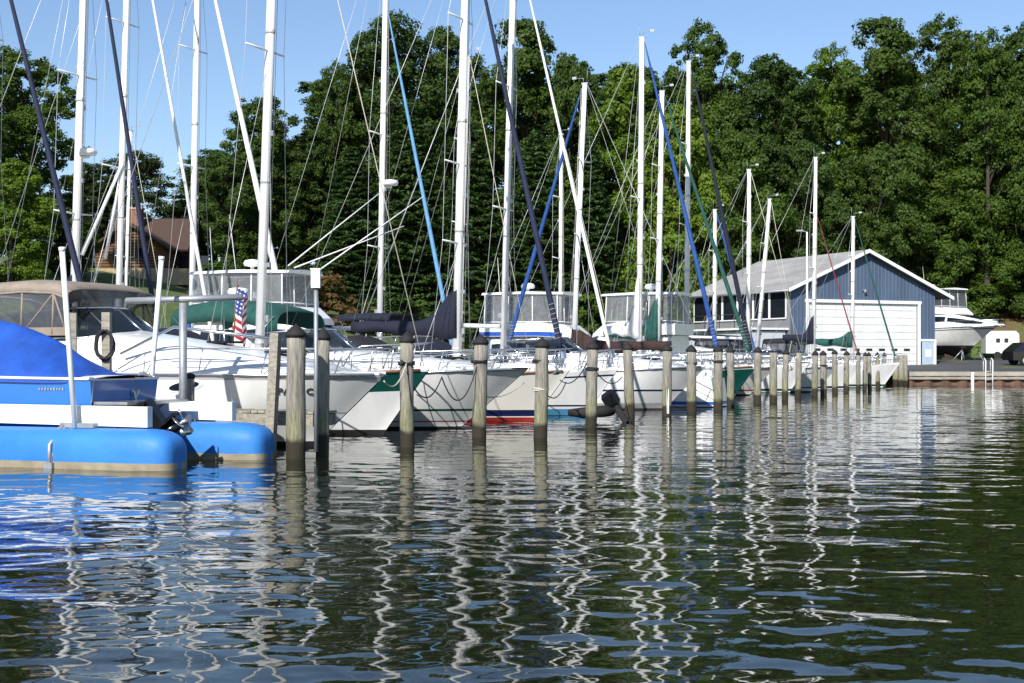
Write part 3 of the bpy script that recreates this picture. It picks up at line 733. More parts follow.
# ------------------------------------------------------------------ log house on the bank
def loghouse():
    D=110; z=gz(-29,110)-.1
    x0=at(96,D).x; x1=at(166,D).x; xm=at(201,D).x
    lh=empty('log_house',((x0+x1)/2,D,z),0,'brown log house with a broad shingle roof on the bank behind the masts','house')
    w=(x1-x0)/2; wall=2.7; pk=4.3
    b=MB(); n=12; r=.12
    for i in range(n*2-4):
        zz_=.9+i*.23
        half=w if zz_<wall else w*(1-(zz_-wall)/(pk-wall))
        if half<.25: break
        b.tube([(-half,0,zz_),(half,0,zz_)],r,8)
        if zz_<wall: b.tube([(-w,.1,zz_),(-w,7,zz_)],r,8); b.tube([(w,.1,zz_),(w,3.2,zz_)],r,8)
    b.build('log_wall',M['log'],lh)
    b=MB(); b.add([(-w+.05,.04,.5),(w-.05,.04,.5),(w-.05,.04,wall),(0,.04,pk-.1),(-w+.05,.04,wall)],[(0,1,2,3,4)]); b.build('chinking',M['chink'],lh)
    b=MB(); b.box(((xm-x0)/2-w,.25,.25),(xm-x0,.9,1.3)); b.build('stone_base',M['stone'],lh)
    ov=.7; sl=(pk-wall)/w
    b=MB()
    for s in (-1,1):
        a=[(0,-.7,pk+.15),(s*(w+ov),-.7,wall-ov*sl+.15),(s*(w+ov),4.2,wall-ov*sl+.15),(0,4.2,pk+.15)]
        if s<0: a=a[::-1]
        b.slab(a,-.18)
    b.build('gable_roof',M['brownroof'],lh)
    X0=-w-.5; X1=xm-(x0+x1)/2-1.6
    b=MB(); b.slab([(X0,2.6,2.45),(X1,2.6,2.45),(X1,6.4,5.3),(X0,6.4,5.3)],.18); b.slab([(X0,6.4,5.3),(X1,6.4,5.3),(X1,10.2,2.45),(X0,10.2,2.45)],.18); b.build('main_roof',M['brownroof'],lh)
    b=MB(); b.box(((w+X1)/2,3.6,1.6),(X1-w-.1,.2,2.0)); b.add([(X1-.2,3.2,.6),(X1-.2,9.6,.6),(X1-.2,9.6,2.5),(X1-.2,6.4,5.1),(X1-.2,3.2,2.6)],[(0,1,2,3,4)]); b.build('porch_wall',M['darkwood'],lh)
    for k in range(3):
        b=MB(); x=w+.5+k*.9; b.box((x,3.46,1.65),(.6,.08,1.0)); b.build('porch_window',M['dglass'],lh)
    for x in (-.9,.95):
        b=MB(); b.box((x,-.12,1.95),(.75,.1,1.05)); wi=b.build('window',M['dglass'],lh)
        b=MB(); b.box((x,-.15,2.52),(.95,.12,.1)); b.box((x,-.15,1.40),(.95,.14,.08)); b.box((x-.43,-.15,1.96),(.09,.12,1.05)); b.box((x+.43,-.15,1.96),(.09,.12,1.05)); b.build('frame',M['darkwood'],wi)
    b=MB(); b.box((-.9,5.2,4.9),(.9,.8,2.4)); ch=b.build('chimney',M['brick'],lh)
    b=MB(); b.box((-.9,5.2,6.15),(1.05,.95,.12)); b.build('chimney_cap',mat('chimney_cap_clay',(.45,.30,.25),.8),ch)
loghouse()

# ------------------------------------------------------------------ mooring piles
ORD=['first','second','third','fourth','fifth','sixth','seventh','eighth','ninth','tenth','eleventh','twelfth','thirteenth','fourteenth','fifteenth','sixteenth','seventeenth','eighteenth','nineteenth','twentieth','twenty-first','twenty-second','twenty-third','twenty-fourth','twenty-fifth']
PILES=[(296,23.4,334,9.5,1,0),(322,24.1,337,6.5,1,0),(407,26.3,340,7,1,1),(478,29.6,342,7,1,1),(540,29.2,345,6.8,1,2),(590,33.4,347,5.6,1,1),(631,39.6,348,4.9,1,0),(667,40.3,349,4.8,1,0),(692,43.3,350,4.9,1,1),(718,45,350,4.6,1,1),(731,47.7,351,3.7,1,0),(757,51.4,351,3.8,1,0),(773,52.5,353,3.8,0,0),(784,55.7,353,3.1,1,0),(797,58.5,353,3.0,0,0),(814,61.5,354,3.0,1,0),(824,63.2,354,3.2,1,1),(835,66.8,353,2.8,1,0),(846,68.8,354,2.8,1,0),(858,70.8,354,2.2,1,0),(864,72,355,2.1,1,0),(870.5,73.5,355,2.1,1,0),(878,78,355,2.0,1,0),(884,83.5,355,2.0,1,0)]
LOOK=['thick pile at the corner of the finger dock under a black cap','slimmer pile standing against the silver post at the finger dock end','pile in open water before the green striped bow, first of the long row','pile of the row standing before the white bow with the green line','pile with a blackened foot and rope ring under the white bow platform','pile with a pale rope round its neck left of the black outboard','pile right of the black outboard engine','pile with a bright white strip down its front','pile in front of the navy striped bow overhang','pile left of the dark green bow','slim pile against the dark green bow','pile right of the dark green bow']
for i,(px,D,yt,rp,cap,rope) in enumerate(PILES):
    p=at(px,D); zt=EYE+(HY-yt)*D/F; r=rp*D/F
    lab=('weathered wooden '+LOOK[i]) if i<len(LOOK) else f'small far wooden mooring pile, {ORD[i]} from the left of the receding row'
    root=empty('mooring_pile',p,random.uniform(0,6),lab,'mooring pile','wooden mooring piles along the slips')
    tl=Vector((random.uniform(-.085,.085),random.uniform(-.05,.05),0)); b=MB(); pts=[];rs=[]
    for k in range(9):
        f=k/8; pts.append(Vector((0,0,-1.2))+(Vector((0,0,zt+1.2))+tl)*f+Vector((random.uniform(-.008,.008),random.uniform(-.008,.008),0))); rs.append(r*(1.06-.08*f)*random.uniform(.975,1.025))
    b.tube(pts,rs,14); b.build('post',M['pile'],root)
    tp=Vector((tl.x,tl.y,zt))
    if cap:
        b=MB(); b.lathe(tp+Vector((0,0,-.05)),[(r*1.12,0),(r*1.16,.05),(r*.75,.13),(r*.12,.21),(.004,.22)],14); b.build('cap',M['black'],root)
    for k in range(rope):
        b=MB(); z=zt-(.35+.4*k)-random.uniform(0,.2); pp=[]
        for a in range(29): pp.append(Vector((tl.x*.8+(r*1.07+.012)*math.cos(a*.6),(r*1.07+.012)*math.sin(a*.6),z+.02*math.sin(a*.9)+.0015*a)))
        b.tube(pp,.016,5); b.build('rope_wrap',M['darkrope'] if k==0 else M['rope'],root)
# white strip on the eighth pile
p=at(667,40.3); b=MB(); b.box((0,0,0),(.07,.03,1.55)); o=b.build('reflector_strip',M['white'],None,(p.x-.0,p.y-.155,.85)); tag(o,'narrow white batten nailed down the front of a mooring pile','batten')
# cluster at the bulkhead corner
p=at(900,86); dl=empty('pile_cluster',p,0,'cluster of bound wooden piles at the bulkhead corner','pile cluster')
for k,(x,y) in enumerate(((-.28,0),(.05,-.12),(.33,.04))):
    b=MB(); b.tube([(x,y,-1),(x*.9,y,1.85)],[.19,.17],12); b.build('post',M['pile'],dl)
# end post of the finger dock
p=at(273,24.15); root=empty('dock_post',(p.x,p.y,0),HEAD,'grey squared dock post leaning at the left of the capped piles','dock post')
b=MB(); b.loft([[Vector((x*.17-.10*0+lean,y*.12,z)) for x,y in ((-.5,-.5),(.5,-.5),(.5,.5),(-.5,.5))] for z,lean in ((-1,-.12),(2.1,.06))],0,True,True,False); b.build('post',M['plank'],root)
p=at(342/1,24.9); 

# ------------------------------------------------------------------ docks
U=Vector((.40,.917,0)).normalized(); Bv=Vector((.917,-.40,0)).normalized()
def dock(name,a,bp_,wid,z,label,cat,planks=True,piles=0,grp=None):
    a=Vector(a); bp_=Vector(bp_); d=(bp_-a); L_=d.length; ang=math.atan2(d.y,d.x)
    root=empty(name,(a.x,a.y,0),ang,label,cat,grp)
    b=MB(); x=0
    while x<L_: b.box((x+.07,0,z-.02+random.uniform(-.004,.004)),(.132,wid+random.uniform(-.02,.02),.04)); x+=.145
    b.build('decking',M['plank'],root)
    b=MB(); b.box((L_/2,wid/2-.04,z-.15),(L_,.06,.2)); b.box((L_/2,-wid/2+.04,z-.15),(L_,.06,.2)); b.box((L_-.04,0,z-.16),(.07,wid-.2,.2)); b.build('stringer',M['plank'],root)
    for k in range(piles):
        for s in (1,-1):
            b=MB(); x=.6+k*(L_-1.0)/max(1,piles-1); b.tube([(x,s*(wid/2+.1),-1),(x,s*(wid/2+.1),z+.5)],.11,10); b.build('post',M['pile'],root)
    return root
P0=Vector((-1.97,26.3,0))
ends=at(325,24.55)
dock('finger_dock',ends-Bv*11,ends,.78,.74,'weathered plank finger dock between the blue lift and the white cruiser','dock',piles=0)
mb=P0-Bv*12.4
dock('main_dock',mb-U*6,mb+U*66,1.8,.78,'long plank main dock running behind the moored boats','dock',piles=16)
for k,s_ in enumerate((8,17,26.2,35,44)):
    a=P0+U*s_; dock('side_dock',a-Bv*11.4,a-Bv*6.5,.7,.72,f'narrow plank side dock between sterns, {ORD[k]} nearest along the main dock','dock',grp='narrow docks between slips')
# cleat and yellow line on the finger dock
cp=ends-Bv*2.1+Vector((0,-.25,.74))
ck=empty('dock_cleat',cp,HEAD,'galvanised dock cleat with a yellow line on the finger dock','cleat')
b=MB(); b.tube([(-.17,0,.09),(.17,0,.09)],.022,6); b.tube([(-.06,0,0),(-.06,0,.09)],.02,6); b.tube([(.06,0,0),(.06,0,.09)],.02,6); b.build('horn',M['galv'],ck)
b=MB(); pp=[]
for a in range(30): pp.append(Vector((.10*math.cos(a*.8),.04*math.sin(a*.8),.06+.002*a)))
b.tube(pp+[Vector((-.2,-.1,.03)),Vector((-.32,-.2,-.12)),Vector((-.45,-.3,-.45))],.017,6); b.build('line',M['yellow'],ck)
# ------------------------------------------------------------------ the blue runabout on its floating lift
def blue_boat():
    hd=R(161.5); c=at(90,21.8); fwd=Vector((math.cos(hd),math.sin(hd),0)); lat=Vector((-fwd.y,fwd.x,0))   # lat points to its port, towards the camera? (port = left of forward)
    BM,Ln=2.0,6.4
    # nearest transom corner is c; the transom runs away from the camera
    side = lat if lat.y<0 else -lat
    mid=Vector((c.x,c.y,0))-side*(BM/2)
    bowp=mid+fwd*Ln
    root=empty('runabout',(bowp.x,bowp.y,.52),hd,'bright blue runabout under a royal blue cover on a floating lift','runabout')
    m1=mat('bright_blue_hull',(.028,.18,.56),.18,.06,1.2,coat=.4)
    h=Hull(0,Ln,BM,.82,1.0,1.2,True,.10); h.build([(('a',.05),0),(('f',.97),1),(('f',1),2)],[M['gel'],m1,M['gel']],root)
    h.deck(M['deck'],root,.05); h.rail('rub_rail',M['white'],root,.025,out=.01)
    # swim platform and engine leg
    b=MB(); b.box((-Ln-.28,0,.44),(.62,1.75,.05)); b.build('swim_platform',M['steel'],root)
    b=MB()
    for y in (-.6,0,.6): b.tube([(-Ln+.02,y,.2),(-Ln-.35,y,.41)],.02,6)
    b.build('platform_bracket',M['galv'],root)
    tl=empty('x',(0,0,0)); bpy.data.objects.remove(tl)
    DY=.35*(1 if (side-lat).length<.01 else -1)
    b=MB(); rot=Matrix.Rotation(R(38),3,'Y')
    b.box((-Ln-.30,0,-.12),(.5,.34,.42)); b.box((-Ln-.62,0,-.2),(.30,.20,.62),0,rot); b.box((-Ln-.85,0,-.28),(.62,.36,.05),0,rot)
    b.tube([(-Ln-.58,0,-.48),(-Ln-.8,0,-.42),(-Ln-1.12,0,-.24)],[.05,.10,.07],10); b.slab([(-Ln-.75,.015,-.45),(-Ln-.98,.015,-.62),(-Ln-1.0,.015,-.36)],.03)
    for s in (.13,-.13): b.tube([(-Ln-.15,s,-.1),(-Ln-.55,s,-.2)],.035,6)
    dv=b.build('stern_drive',M['blackgloss'],root); dv.location=(-.10,DY,.36)
    b=MB(); hub=Vector((-Ln-1.16,0,-.22)); ax=Vector((-.92,0,.38)).normalized(); e1=Vector((0,1,0)); e2=ax.cross(e1)
    b.tube([hub-ax*.12,hub+ax*.1],[.06,.045],10)
    for k in range(4):
        a=k*math.pi/2; rdir=e1*math.cos(a)+e2*math.sin(a); td=e1*-math.sin(a)+e2*math.cos(a)
        pts=[]
        for f,wd in ((.05,.05),(.12,.10),(.18,.11),(.22,.05)):
            pts.append([hub+rdir*f-td*wd-ax*wd*.5,hub+rdir*f+td*wd+ax*wd*.5])
        b.loft(pts,0,False,False,True)
    pr=b.build('propeller',M['steel'],dv); so=pr.modifiers.new('t','SOLIDIFY'); so.thickness=.012
    # cover: draped from a ridge pole down to the sheer
    b=MB(); rings=[]
    prof=[(-Ln+.42,.00,.98),(-Ln+.62,.10,.99),(-Ln+1.05,.42,1.0),(-Ln+1.6,.72,1.0),(-Ln+2.2,.90,1.0),(-Ln+3.2,.98,1.0),(-Ln+4.3,.72,1.0),(-Ln+5.4,.3,1.0),(-.25,.06,1.0)]
    for k,(x,hh,ww) in enumerate(prof):
        t=h.tx(x); w=(h.half(t)+.03)*ww; s=h.sheer(t); ring=[]
        for j in range(17):
            a=-1+2*j/16; y=w*a
            z=s+.03+hh*(1-abs(a)**1.25)+.035*math.sin(j*1.3+k*2.1)*(1-abs(a))+.03*math.sin(k*3.1+j*.4)*(1-abs(a))*min(1,hh*3)-(.10 if abs(a)>.99 else 0)
            ring.append(Vector((x,y*(1.0 if abs(a)<.99 else 1.012),z)))
        rings.append(ring)
    b.loft(rings,0,False,False,True); cv=b.build('cover',M['cblue'],root); ss=cv.modifiers.new('s','SUBSURF'); ss.levels=2; ss.render_levels=2
    b=MB(); y0=-1 if side==lat*-1 else 1
    sgn=1 if (side-lat).length<.01 else -1
    for i in range(9):   # small unreadable script on the hull side
        x=-Ln+.55+i*.055; p=h.pt(h.tx(x),.66,sgn,.012); b.box(p,(.03,.004,.035+.015*(i%3==0)))
    b.build('hull_script',M['galv'],root)
    p=Vector((-Ln-.0,.25*-sgn,.55)); b=MB()
    b.add([p+Vector((-.012,y,z)) for y,z in ((-.10,.08),(-.06,.08),(0,-.02),(.06,.08),(.10,.08),(.02,-.10),(-.02,-.10))],[(0,1,2,5),(2,3,4,5),(2,5,6)]); em=b.build('transom_emblem',M['silver'],root)
    b=MB(); b.tube([h.pt(.0,.78,sgn,.01)+Vector((-.0,0,0)),h.pt(.0,.06,sgn,.01)],.012,5); b.build('corner_trim',M['steel'],root)
    b=MB(); q=h.pt(.03,h.sheer(.03),-sgn,-.1)
    b.tube([q+Vector((-.1,0,.02)),q+Vector((-.06,0,.09)),q+Vector((.1,0,.09)),q+Vector((.13,0,.02))],.016,5); b.build('grab_handle',M['steel'],root)
    return root,mid,fwd,side
rb,bmid,bfwd,bside=blue_boat()
def lift():
    hd=math.atan2(-bfwd.y,-bfwd.x)      # +x towards the stern and beyond
    o=bmid
    root=empty('boat_lift',(o.x,o.y,0),hd,'floating boat lift with blue rounded tanks and white bunk beams under the runabout','boat lift')
    mb_=mat('blue_polyethylene_tank',(.04,.225,.62),.55,.10,1.6,bump=.35,bscale=2.5,bdist=.05,spec=.35)
    mtan=mat('scummed_tan_tank',(.38,.32,.22),.8,.2,3)
    ys=-1 if Vector((math.cos(hd+math.pi/2),math.sin(hd+math.pi/2),0)).dot(bside)<0 else 1
    for (xe,y,xs) in ((1.78,1.30*ys,-7.5),(2.02,-1.05*ys,-7)):
        def sec(x,k):
            # bullet end: the top drops towards the tip
            r=.34
            return [Vector((x,y+.42*k*math.copysign(abs(math.cos(a))**.6,math.cos(a)),.17+(.43*k if math.sin(a)>0 else .5)*math.copysign(abs(math.sin(a))**.75,math.sin(a)))) for a in [2*math.pi*(j+.5)/48 for j in range(48)]]
        b=MB()
        rings=[sec(xs,1)]+[sec(xe-.55+.55*math.sin(f*math.pi/2),max(.12,math.cos(f*math.pi/2)**.42)) for f in (0,.2,.4,.6,.75,.88,.96,.99,1)]
        n_=24; b.loft(rings,0,True,True,True)
        for i_,f_ in enumerate(b.f): b.m[i_]=1 if sum(b.v[q][2] for q in f_)/len(f_)<.115 else 0
        b.m[-1]=b.m[-2]=0; t=b.build('float_tank',[mb_,mtan],root)
    for xe,y in ((1.22,1.22*ys),(1.25,-1.25*ys)):
        b=MB(); b.loft([[Vector((-7.5,y+a*.07,z)) for a,z in ((-1,.72),(1,.72),(1,.98),(-1,.98))],[Vector((xe-.0,y+a*.07,z)) for a,z in ((-1,.62),(1,.62),(1,.93),(-1,.93))]],0,True,True,False)
        b.build('bunk_beam',M['white'],root)
    for x in (-.2,-5.0):
        b=MB()
        y=1.78*ys
        b.tube([(x,y-.05*ys,-.05),(x,y-.05*ys,.35),(x,y-.4*ys,.66)],.035,8); b.tube([(x+.22,y-.38*ys,.64),(x+.05,y-.1*ys,.3),(x,y-.05*ys,.02)],.03,8)
        b.box((x+.25,y-.45*ys,.64),(.6,.18,.07)); b.box((x,y-.05*ys,.02),(.14,.1,.14))
        b.box((x,0,.55),(.14,2.9,.12))
        b.build('lift_bracket',M['galv'],root)
    return root
lf=lift()
for k,(a,c,lab) in enumerate(((at(75,21.4,405),at(62,21.4,249),'white guide pole leaning up in front of the tan canvas'),(at(149,23.7,394),at(161.5,23.7,258),'white guide pole rising behind the blue runabout transom'))):
    root=empty('guide_pole',(a.x,a.y,0),0,lab,'guide pole'); d=c-a; o=Vector((0,0,a.z))
    tube_obj('pole',[o-Vector((0,0,.35))-d.normalized()*0,o+d],.043,M['white'],root,10)
    b=MB(); b.tube([o+d*.985,o+d*1.012],.052,10); b.build('pole_cap',M['white'],root)
# galvanised pipe rail with a thick post
a=at(183,24.2); root=empty('pipe_rail',(a.x,a.y,0),0,'galvanised pipe rail on a thick post above the finger dock','pipe rail')
tube_obj('post',[(0,0,.2),(0,0,EYE+(HY-303)*24.2/F)],.07,M['galv'],root,12)
e0=at(126,24.2,302)-a; e1=at(243,24.2,300)-a
tube_obj('rail',[Vector((e0.x,.0,e0.z+.02)),Vector((e1.x,0,e1.z+.05))],.056,M['galv'],root,12)
a=at(187.5,24.75); root=empty('short_pile',(a.x,a.y,0),0,'short cut pile with a black flat cap right behind the pipe rail post','mooring pile')
b=MB(); b.tube([(0,0,-1),(0,0,1.33)],.125,14); b.build('post',M['pile'],root); b=MB(); b.lathe((0,0,1.31),[(.135,0),(.14,.05),(.10,.09),(.02,.10)],14); b.build('cap',M['black'],root)
a=at(316,23.45); root=empty('power_pedestal_pole',(a.x,a.y,0),0,'slim silver pole with a white box on top at the finger dock','dock pole')
tube_obj('pole',[(0,0,.1),(0,0,EYE+(HY-287)*23.45/F)],.036,M['galv'],root,8)
b=MB(); z=EYE+(HY-279)*23.45/F; b.box((-.0,-.02,z),(.15,.12,.30)); b.box((0,-.02,z+.16),(.17,.14,.03)); b.build('box',M['white'],root)
# hose reel hanging on the dock post by the runabout
a=at(100,23.9); root=empty('hose_hanger',(a.x,a.y,0),0,'coiled dark hose hung on a grey dock post behind the blue cover','hose hanger')
b=MB(); b.box((.10,.05,1.25),(.14,.14,2.4)); b.build('post',M['plank'],root)
b=MB(); pp=[]
for i in range(90):
    an=i*.42; rr=.24+.03*math.sin(i*.7); pp.append(Vector((.10+rr*.62*math.cos(an),-.07-.04*math.sin(i*.31),EYE+.22+rr*math.sin(an))))
b.tube(pp,.016,5); b.build('hose',M['darkrope'],root)
a=at(72,24.2); root=empty('dock_post',(a.x,a.y,0),.2,'plain grey dock post behind the left guide pole','dock post'); b=MB(); b.box((0,0,1.2),(.15,.15,2.5)); b.build('post',M['plank'],root)

# ------------------------------------------------------------------ motor cruisers
W=[M['antifoul'],M['gel'],M['greyhull'],M['navy'],M['dkgreen'],M['royal'],M['red'],M['skyblue'],M['cream'],M['brownfoul']]
def PB(line,lz=.30,main=1,bottom=0): return [(('a',.06),bottom),(('a',lz),main),(('a',lz+.055),line),(('f',.93),main),(('f',1),main)]
pa,hpa=motorboat('express','white express cruiser with tan canvas behind the finger dock, dark oval portlights',at(386,25.9),10.2,3.2,1.36,1.36,[(('a',.10),0),(('a',.62),1),(('a',.655),2),(('f',.93),1),(('f',.97),2),(('f',1),1)],W,crown=.72,canvas='ctan',portlights=0,pulpit=False,arch=True,top_h=1.72)
# dark oval portlights and registration letters on the near side
sg=-1
for x in (-3.25,-5.55):
    t=hpa.tx(x); c=hpa.pt(t,1.16,sg); ring=[];r2=[]
    for j in range(24):
        a=2*math.pi*j/24; dt=.30*math.cos(a)/hpa.L
        ring.append(hpa.pt(t+dt,1.15+.085*math.sin(a)+.03*math.cos(a),sg,.014)); r2.append(hpa.pt(t+dt*1.28,1.15+.125*math.sin(a)+.03*math.cos(a),sg,.004))
    b=MB(); b.add(ring,[tuple(range(24))]); po=b.build('portlight',M['dglass'],pa)
    b=MB(); b.loft([ring,r2],0,True,False,True); b.build('portlight_rim',M['gel'],po)
def lettering(txt,parent,pos,rz,size,mt,name='registration_letters'):
    cu=bpy.data.curves.new(name,'FONT'); cu.body=txt; cu.size=size; cu.extrude=.004; cu.offset=.002; cu.resolution_u=3
    o=bpy.data.objects.new(name,cu); COL.objects.link(o); dg=bpy.context.evaluated_depsgraph_get()
    me=bpy.data.meshes.new_from_object(o.evaluated_get(dg)); bpy.data.objects.remove(o)
    me.materials.clear(); me.materials.append(mt); ob=bpy.data.objects.new(name,me); COL.objects.link(ob); ob.parent=parent
    ob.matrix_local=Matrix.Translation(pos)@Matrix.Rotation(rz,4,'Z')@Matrix.Rotation(R(90),4,'X'); return ob
for txt,px_ in (('PA',277.5),('CJ',305.5)):
    # where the sight line to that pixel meets the hull side
    best=None
    for k in range(400):
        t=.4+.55*k/400; p=hpa.pt(t,1.0,sg,.012); w=pa.matrix_basis@p; u=512+F*w.x/w.y
        if best is None or abs(u-px_)<best[0]: best=(abs(u-px_),t,p)
    t=best[1]; ex=(hpa.pt(t+.03,1.0,sg)-hpa.pt(t,1.0,sg)).normalized(); up=(hpa.pt(t,1.2,sg)-hpa.pt(t,1.0,sg)); up=(up-ex*up.dot(ex)).normalized(); nz=ex.cross(up)
    ob=lettering(txt,pa,best[2],0,.20,M['black']); ob.matrix_local=Matrix(((ex.x,up.x,nz.x,best[2].x),(ex.y,up.y,nz.y,best[2].y),(ex.z,up.z,nz.z,best[2].z),(0,0,0,1)))
tube_obj('boarding_rail',[hpa.pt(.50,1.75,sg,-.1),hpa.pt(.58,2.25,sg,-.15),hpa.pt(.80,2.0,sg,-.05)],.03,M['steel'],pa)
b=MB()
p0=hpa.pt(.5,1.42,sg,.06)

wg,hw=motorboat('express','white cruiser with a thin green hull line and a long bow platform over the row',at(528,32.6),9.4,3.0,1.2,1.42,[(('a',.05),0),(('a',.16),1),(('a',.19),6),(('a',.42),1),(('a',.475),4),(('f',1),1)],W,crown=.5,portlights=0,pulpit=True,rake=.34)
nv,hn=motorboat('express','white cruiser with a navy hull line and grey bottom, bow behind a pile',at(706,44.8),8.4,2.9,1.1,1.4,[(('a',.05),9),(('a',.22),2),(('a',.60),1),(('a',.66),3),(('f',1),1)],W,crown=.55,portlights=1,pulpit=False,rake=.3)
tw,_=motorboat('sedan','white trawler with a tall windowed wheelhouse behind the green bimini',at(424,42.5),9.5,3.2,1.5,1.9,PB(4),W,crown=.5,clear='vinyl',top_h=2.0,name='trawler',cat='trawler')
inv=tw.matrix_basis.inverted()
for (a_,c_) in (((288,266),(381,192)),((294,268),(404,226)),((318,271),(424,196))):
    q=inv@at(a_[0],41.6,a_[1]); e_=inv@at(c_[0],42.6,c_[1]); tube_obj('outrigger_pole',[q,e_],[.024,.012],M['alu'],tw,6)
p2,_=motorboat('sedan','flybridge cruiser with clear curtains and a royal blue canvas band, behind the white mast',at(668,54),9,3.3,1.2,1.6,PB(5),W,canvas='cblue',top_h=2.15,name='flybridge_cruiser',cat='flybridge cruiser')
motorboat('sedan','flybridge cruiser facing left with a clear plastic enclosure above the brown boom cover',at(528,61),8.6,3.3,1.3,1.7,PB(3),W,head=HEAD+math.pi,top_h=2.15,name='flybridge_cruiser',cat='flybridge cruiser')
motorboat('express','white motor cruiser with a navy canvas lying before the boathouse deck',at(775,67),9.0,3.2,1.35,1.7,PB(3),W,crown=.8,canvas='cnavy',top_h=1.5,arch=True)
yl=at(997,107)
yt,_=motorboat('sedan','big white motor yacht stored ashore on stands beside the boathouse',yl,12.8,4.2,1.45,1.75,[(('a',.25),0),(('f',.86),1),(('f',.90),3),(('f',1),1)],W,head=math.atan2(-.87,.5),top_h=2.4,cf=.13,name='motor_yacht',cat='motor yacht',group=None,clear='smoke',rake=.36,z=2.4)
fw=Vector((.5,-.866,0)); sd=Vector((.866,.5,0))
for k,(f,s) in enumerate(((-2.6,-1.2),(-6,-1.6),(-2.6,1.2))):
    p=yl+fw*f+sd*s; g=gz(p.x,p.y); root=empty('boat_stand',(p.x,p.y,g),0,['tripod boat stand under the yacht bow, nearest the parking lot edge','tripod boat stand under the yacht beside the boathouse corner','tripod boat stand on the far side of the yacht keel'][k],'boat stand','tripod stands under the yacht')
    b=MB(); top=Vector((-.3*s*sd.x,-.3*s*sd.y,2.4-g+.1))
    for a in range(3): b.tube([(.55*math.cos(a*2.1+.5),.55*math.sin(a*2.1+.5),0),top*.8],.035,6)
    b.build('legs',M['galv'],root); b=MB(); b.tube([top*.75,top],.03,6); b.box(top,(.35,.35,.05)); b.build('pad',M['darkwood'],root)
p=yl+fw*-4.5; g=gz(p.x,p.y)
b=MB(); b.box((0,0,.16),(1.6,.5,.3)); b.box((0,0,.46),(1.2,.4,.26)); o=b.build('keel_block',M['darkwood'],None,(p.x,p.y,g-.02)); tag(o,'stack of dark timber blocks under the yacht keel','keel block')
FAR=[(775,62,7.6,8,'cream','small cream cruiser with its bow between two piles right of the green hull',None),(838,68,7.4,1,'white','small white cruiser behind the pile row with grey tarpaulin',None),(862,74,7.5,1,'w','little white cruiser lying near the boathouse door',None),(881,81,7.2,8,'w','small cream open cruiser nearest the bulkhead corner',None)]
for k,(px,D,L_,mi,_n,lab,cv) in enumerate(FAR):
    motorboat('express',lab,at(px,D),L_,2.7,1.0,1.25,[(('a',.06),0 if k!=1 else 3),(('a',.20),mi),(('a',.26),(6,3,4,5)[k]),(('f',1),mi)],W,crown=.42,canvas=(None,'cnavy',None,'cblack')[k],portlights=1,pulpit=k==0,top_h=1.9)

# ------------------------------------------------------------------ sailboats
def SB(boot,stripe=None,main=1,bottom=0,boot2=None):
    r=[(('a',.03),bottom),(('a',.09),boot2 if boot2 is not None else main),(('a',.20),boot),(('f',.84),main),(('f',.95),stripe if stripe is not None else main),(('f',1),main)]
    return r
def zt(y,D): return EYE+(HY-y)*D/F
BI=dict
sailboat('white sloop with a dark green sheer stripe, thick mast and bare wire forestay',259,32,10.2,4.35,3.0,zt(-235,32),.55,[(('a',.10),0),(('a',.16),1),(('f',.68),1),(('f',.97),4),(('f',1),1)],W,cover=None,sheerline='teak',ms=.14,cover_len=0,dodger='cnavy',spread=(.517,.78),fs=1.05,fb=1.42)
sailboat('sloop with a pale blue furled jib hiding behind the navy boom cover',379,47,8.6,3.0,2.7,zt(-90,47),.30,SB(3),W,furl='cltblue',furl_top=zt(12,47),cover=None,cover_len=2.9,ms=.125,furlr=.07,radar=zt(186,47),spread=(.25,.5))
sailboat('cream sloop with navy and red waterline bands and a tall peaked navy boom cover',456,38,9.4,3.3,2.9,zt(-75,38),.33,[(('a',.03),6),(('a',.10),6),(('a',.13),8),(('a',.30),3),(('f',1),8)],W,furl='furlnavy',cover='cnavy',cover_len=3.15,cover_peak=1.0,ms=.15,furlr=.075,boomz=.85,portlights=1,sheerline='teak',dodger='cblack',spread=(.27,.45,.78))
sailboat('sloop whose slim mast stands right beside the thick navy covered mast',459,51,8.0,3.0,2.6,zt(57,51),.36,SB(4),W,ms=.10,cover='cwhite',cover_len=2.6)
sailboat('white sloop with a light blue waterline, white furled jib and navy dodger',503,41.5,9.2,3.6,2.9,zt(-60,41.5),.36,[(('a',.02),0),(('a',.20),7),(('a',.27),1),(('a',.32),3),(('f',.86),1),(('f',.90),3),(('f',1),1)],W,furl='cwhite',furlr=.05,cover=None,dodger='cnavy',ms=.125,bimini='cnavy',portlights=1,spread=(.36,.65))
sailboat('sloop lying bow left with a royal blue furled jib and long maroon boom cover',573,50,8.2,2.9,2.6,zt(85,50),-.45,SB(5),W,head=HEAD+math.pi,furl='furlblue',furlr=.08,cover='cbrown',cover_len=3.5,cover_peak=.55,boomz=.42,ms=.12)
sailboat('distant sloop with a thin white mast left of the leaning one',560,62,7.8,2.8,2.5,zt(135,62),.05,SB(3),W,ms=.10,cover=None,det=False)
sailboat('tall masted white sloop with a blue furled jib and a white boom tent',639,53,9.6,3.3,3.0,zt(38,53),.12,SB(3,None),W,furl='furlblue',furlr=.085,cover='cwhite',cover_len=1.2,cover_peak=2.5,ms=.135,spread=(.5,))
sailboat('dark green bowed sloop with a green furled jib and green boom cover',657,57,9.0,4.1,2.9,zt(92,57),.22,[(('a',.05),0),(('a',.09),1),(('a',.17),3),(('a',.24),1),(('f',.93),4),(('f',1),1)],W,furl='cgreen',furlr=.085,cover='cgreen',cover_len=2.2,cover_peak=1.5,ms=.14,sheerline='teak')
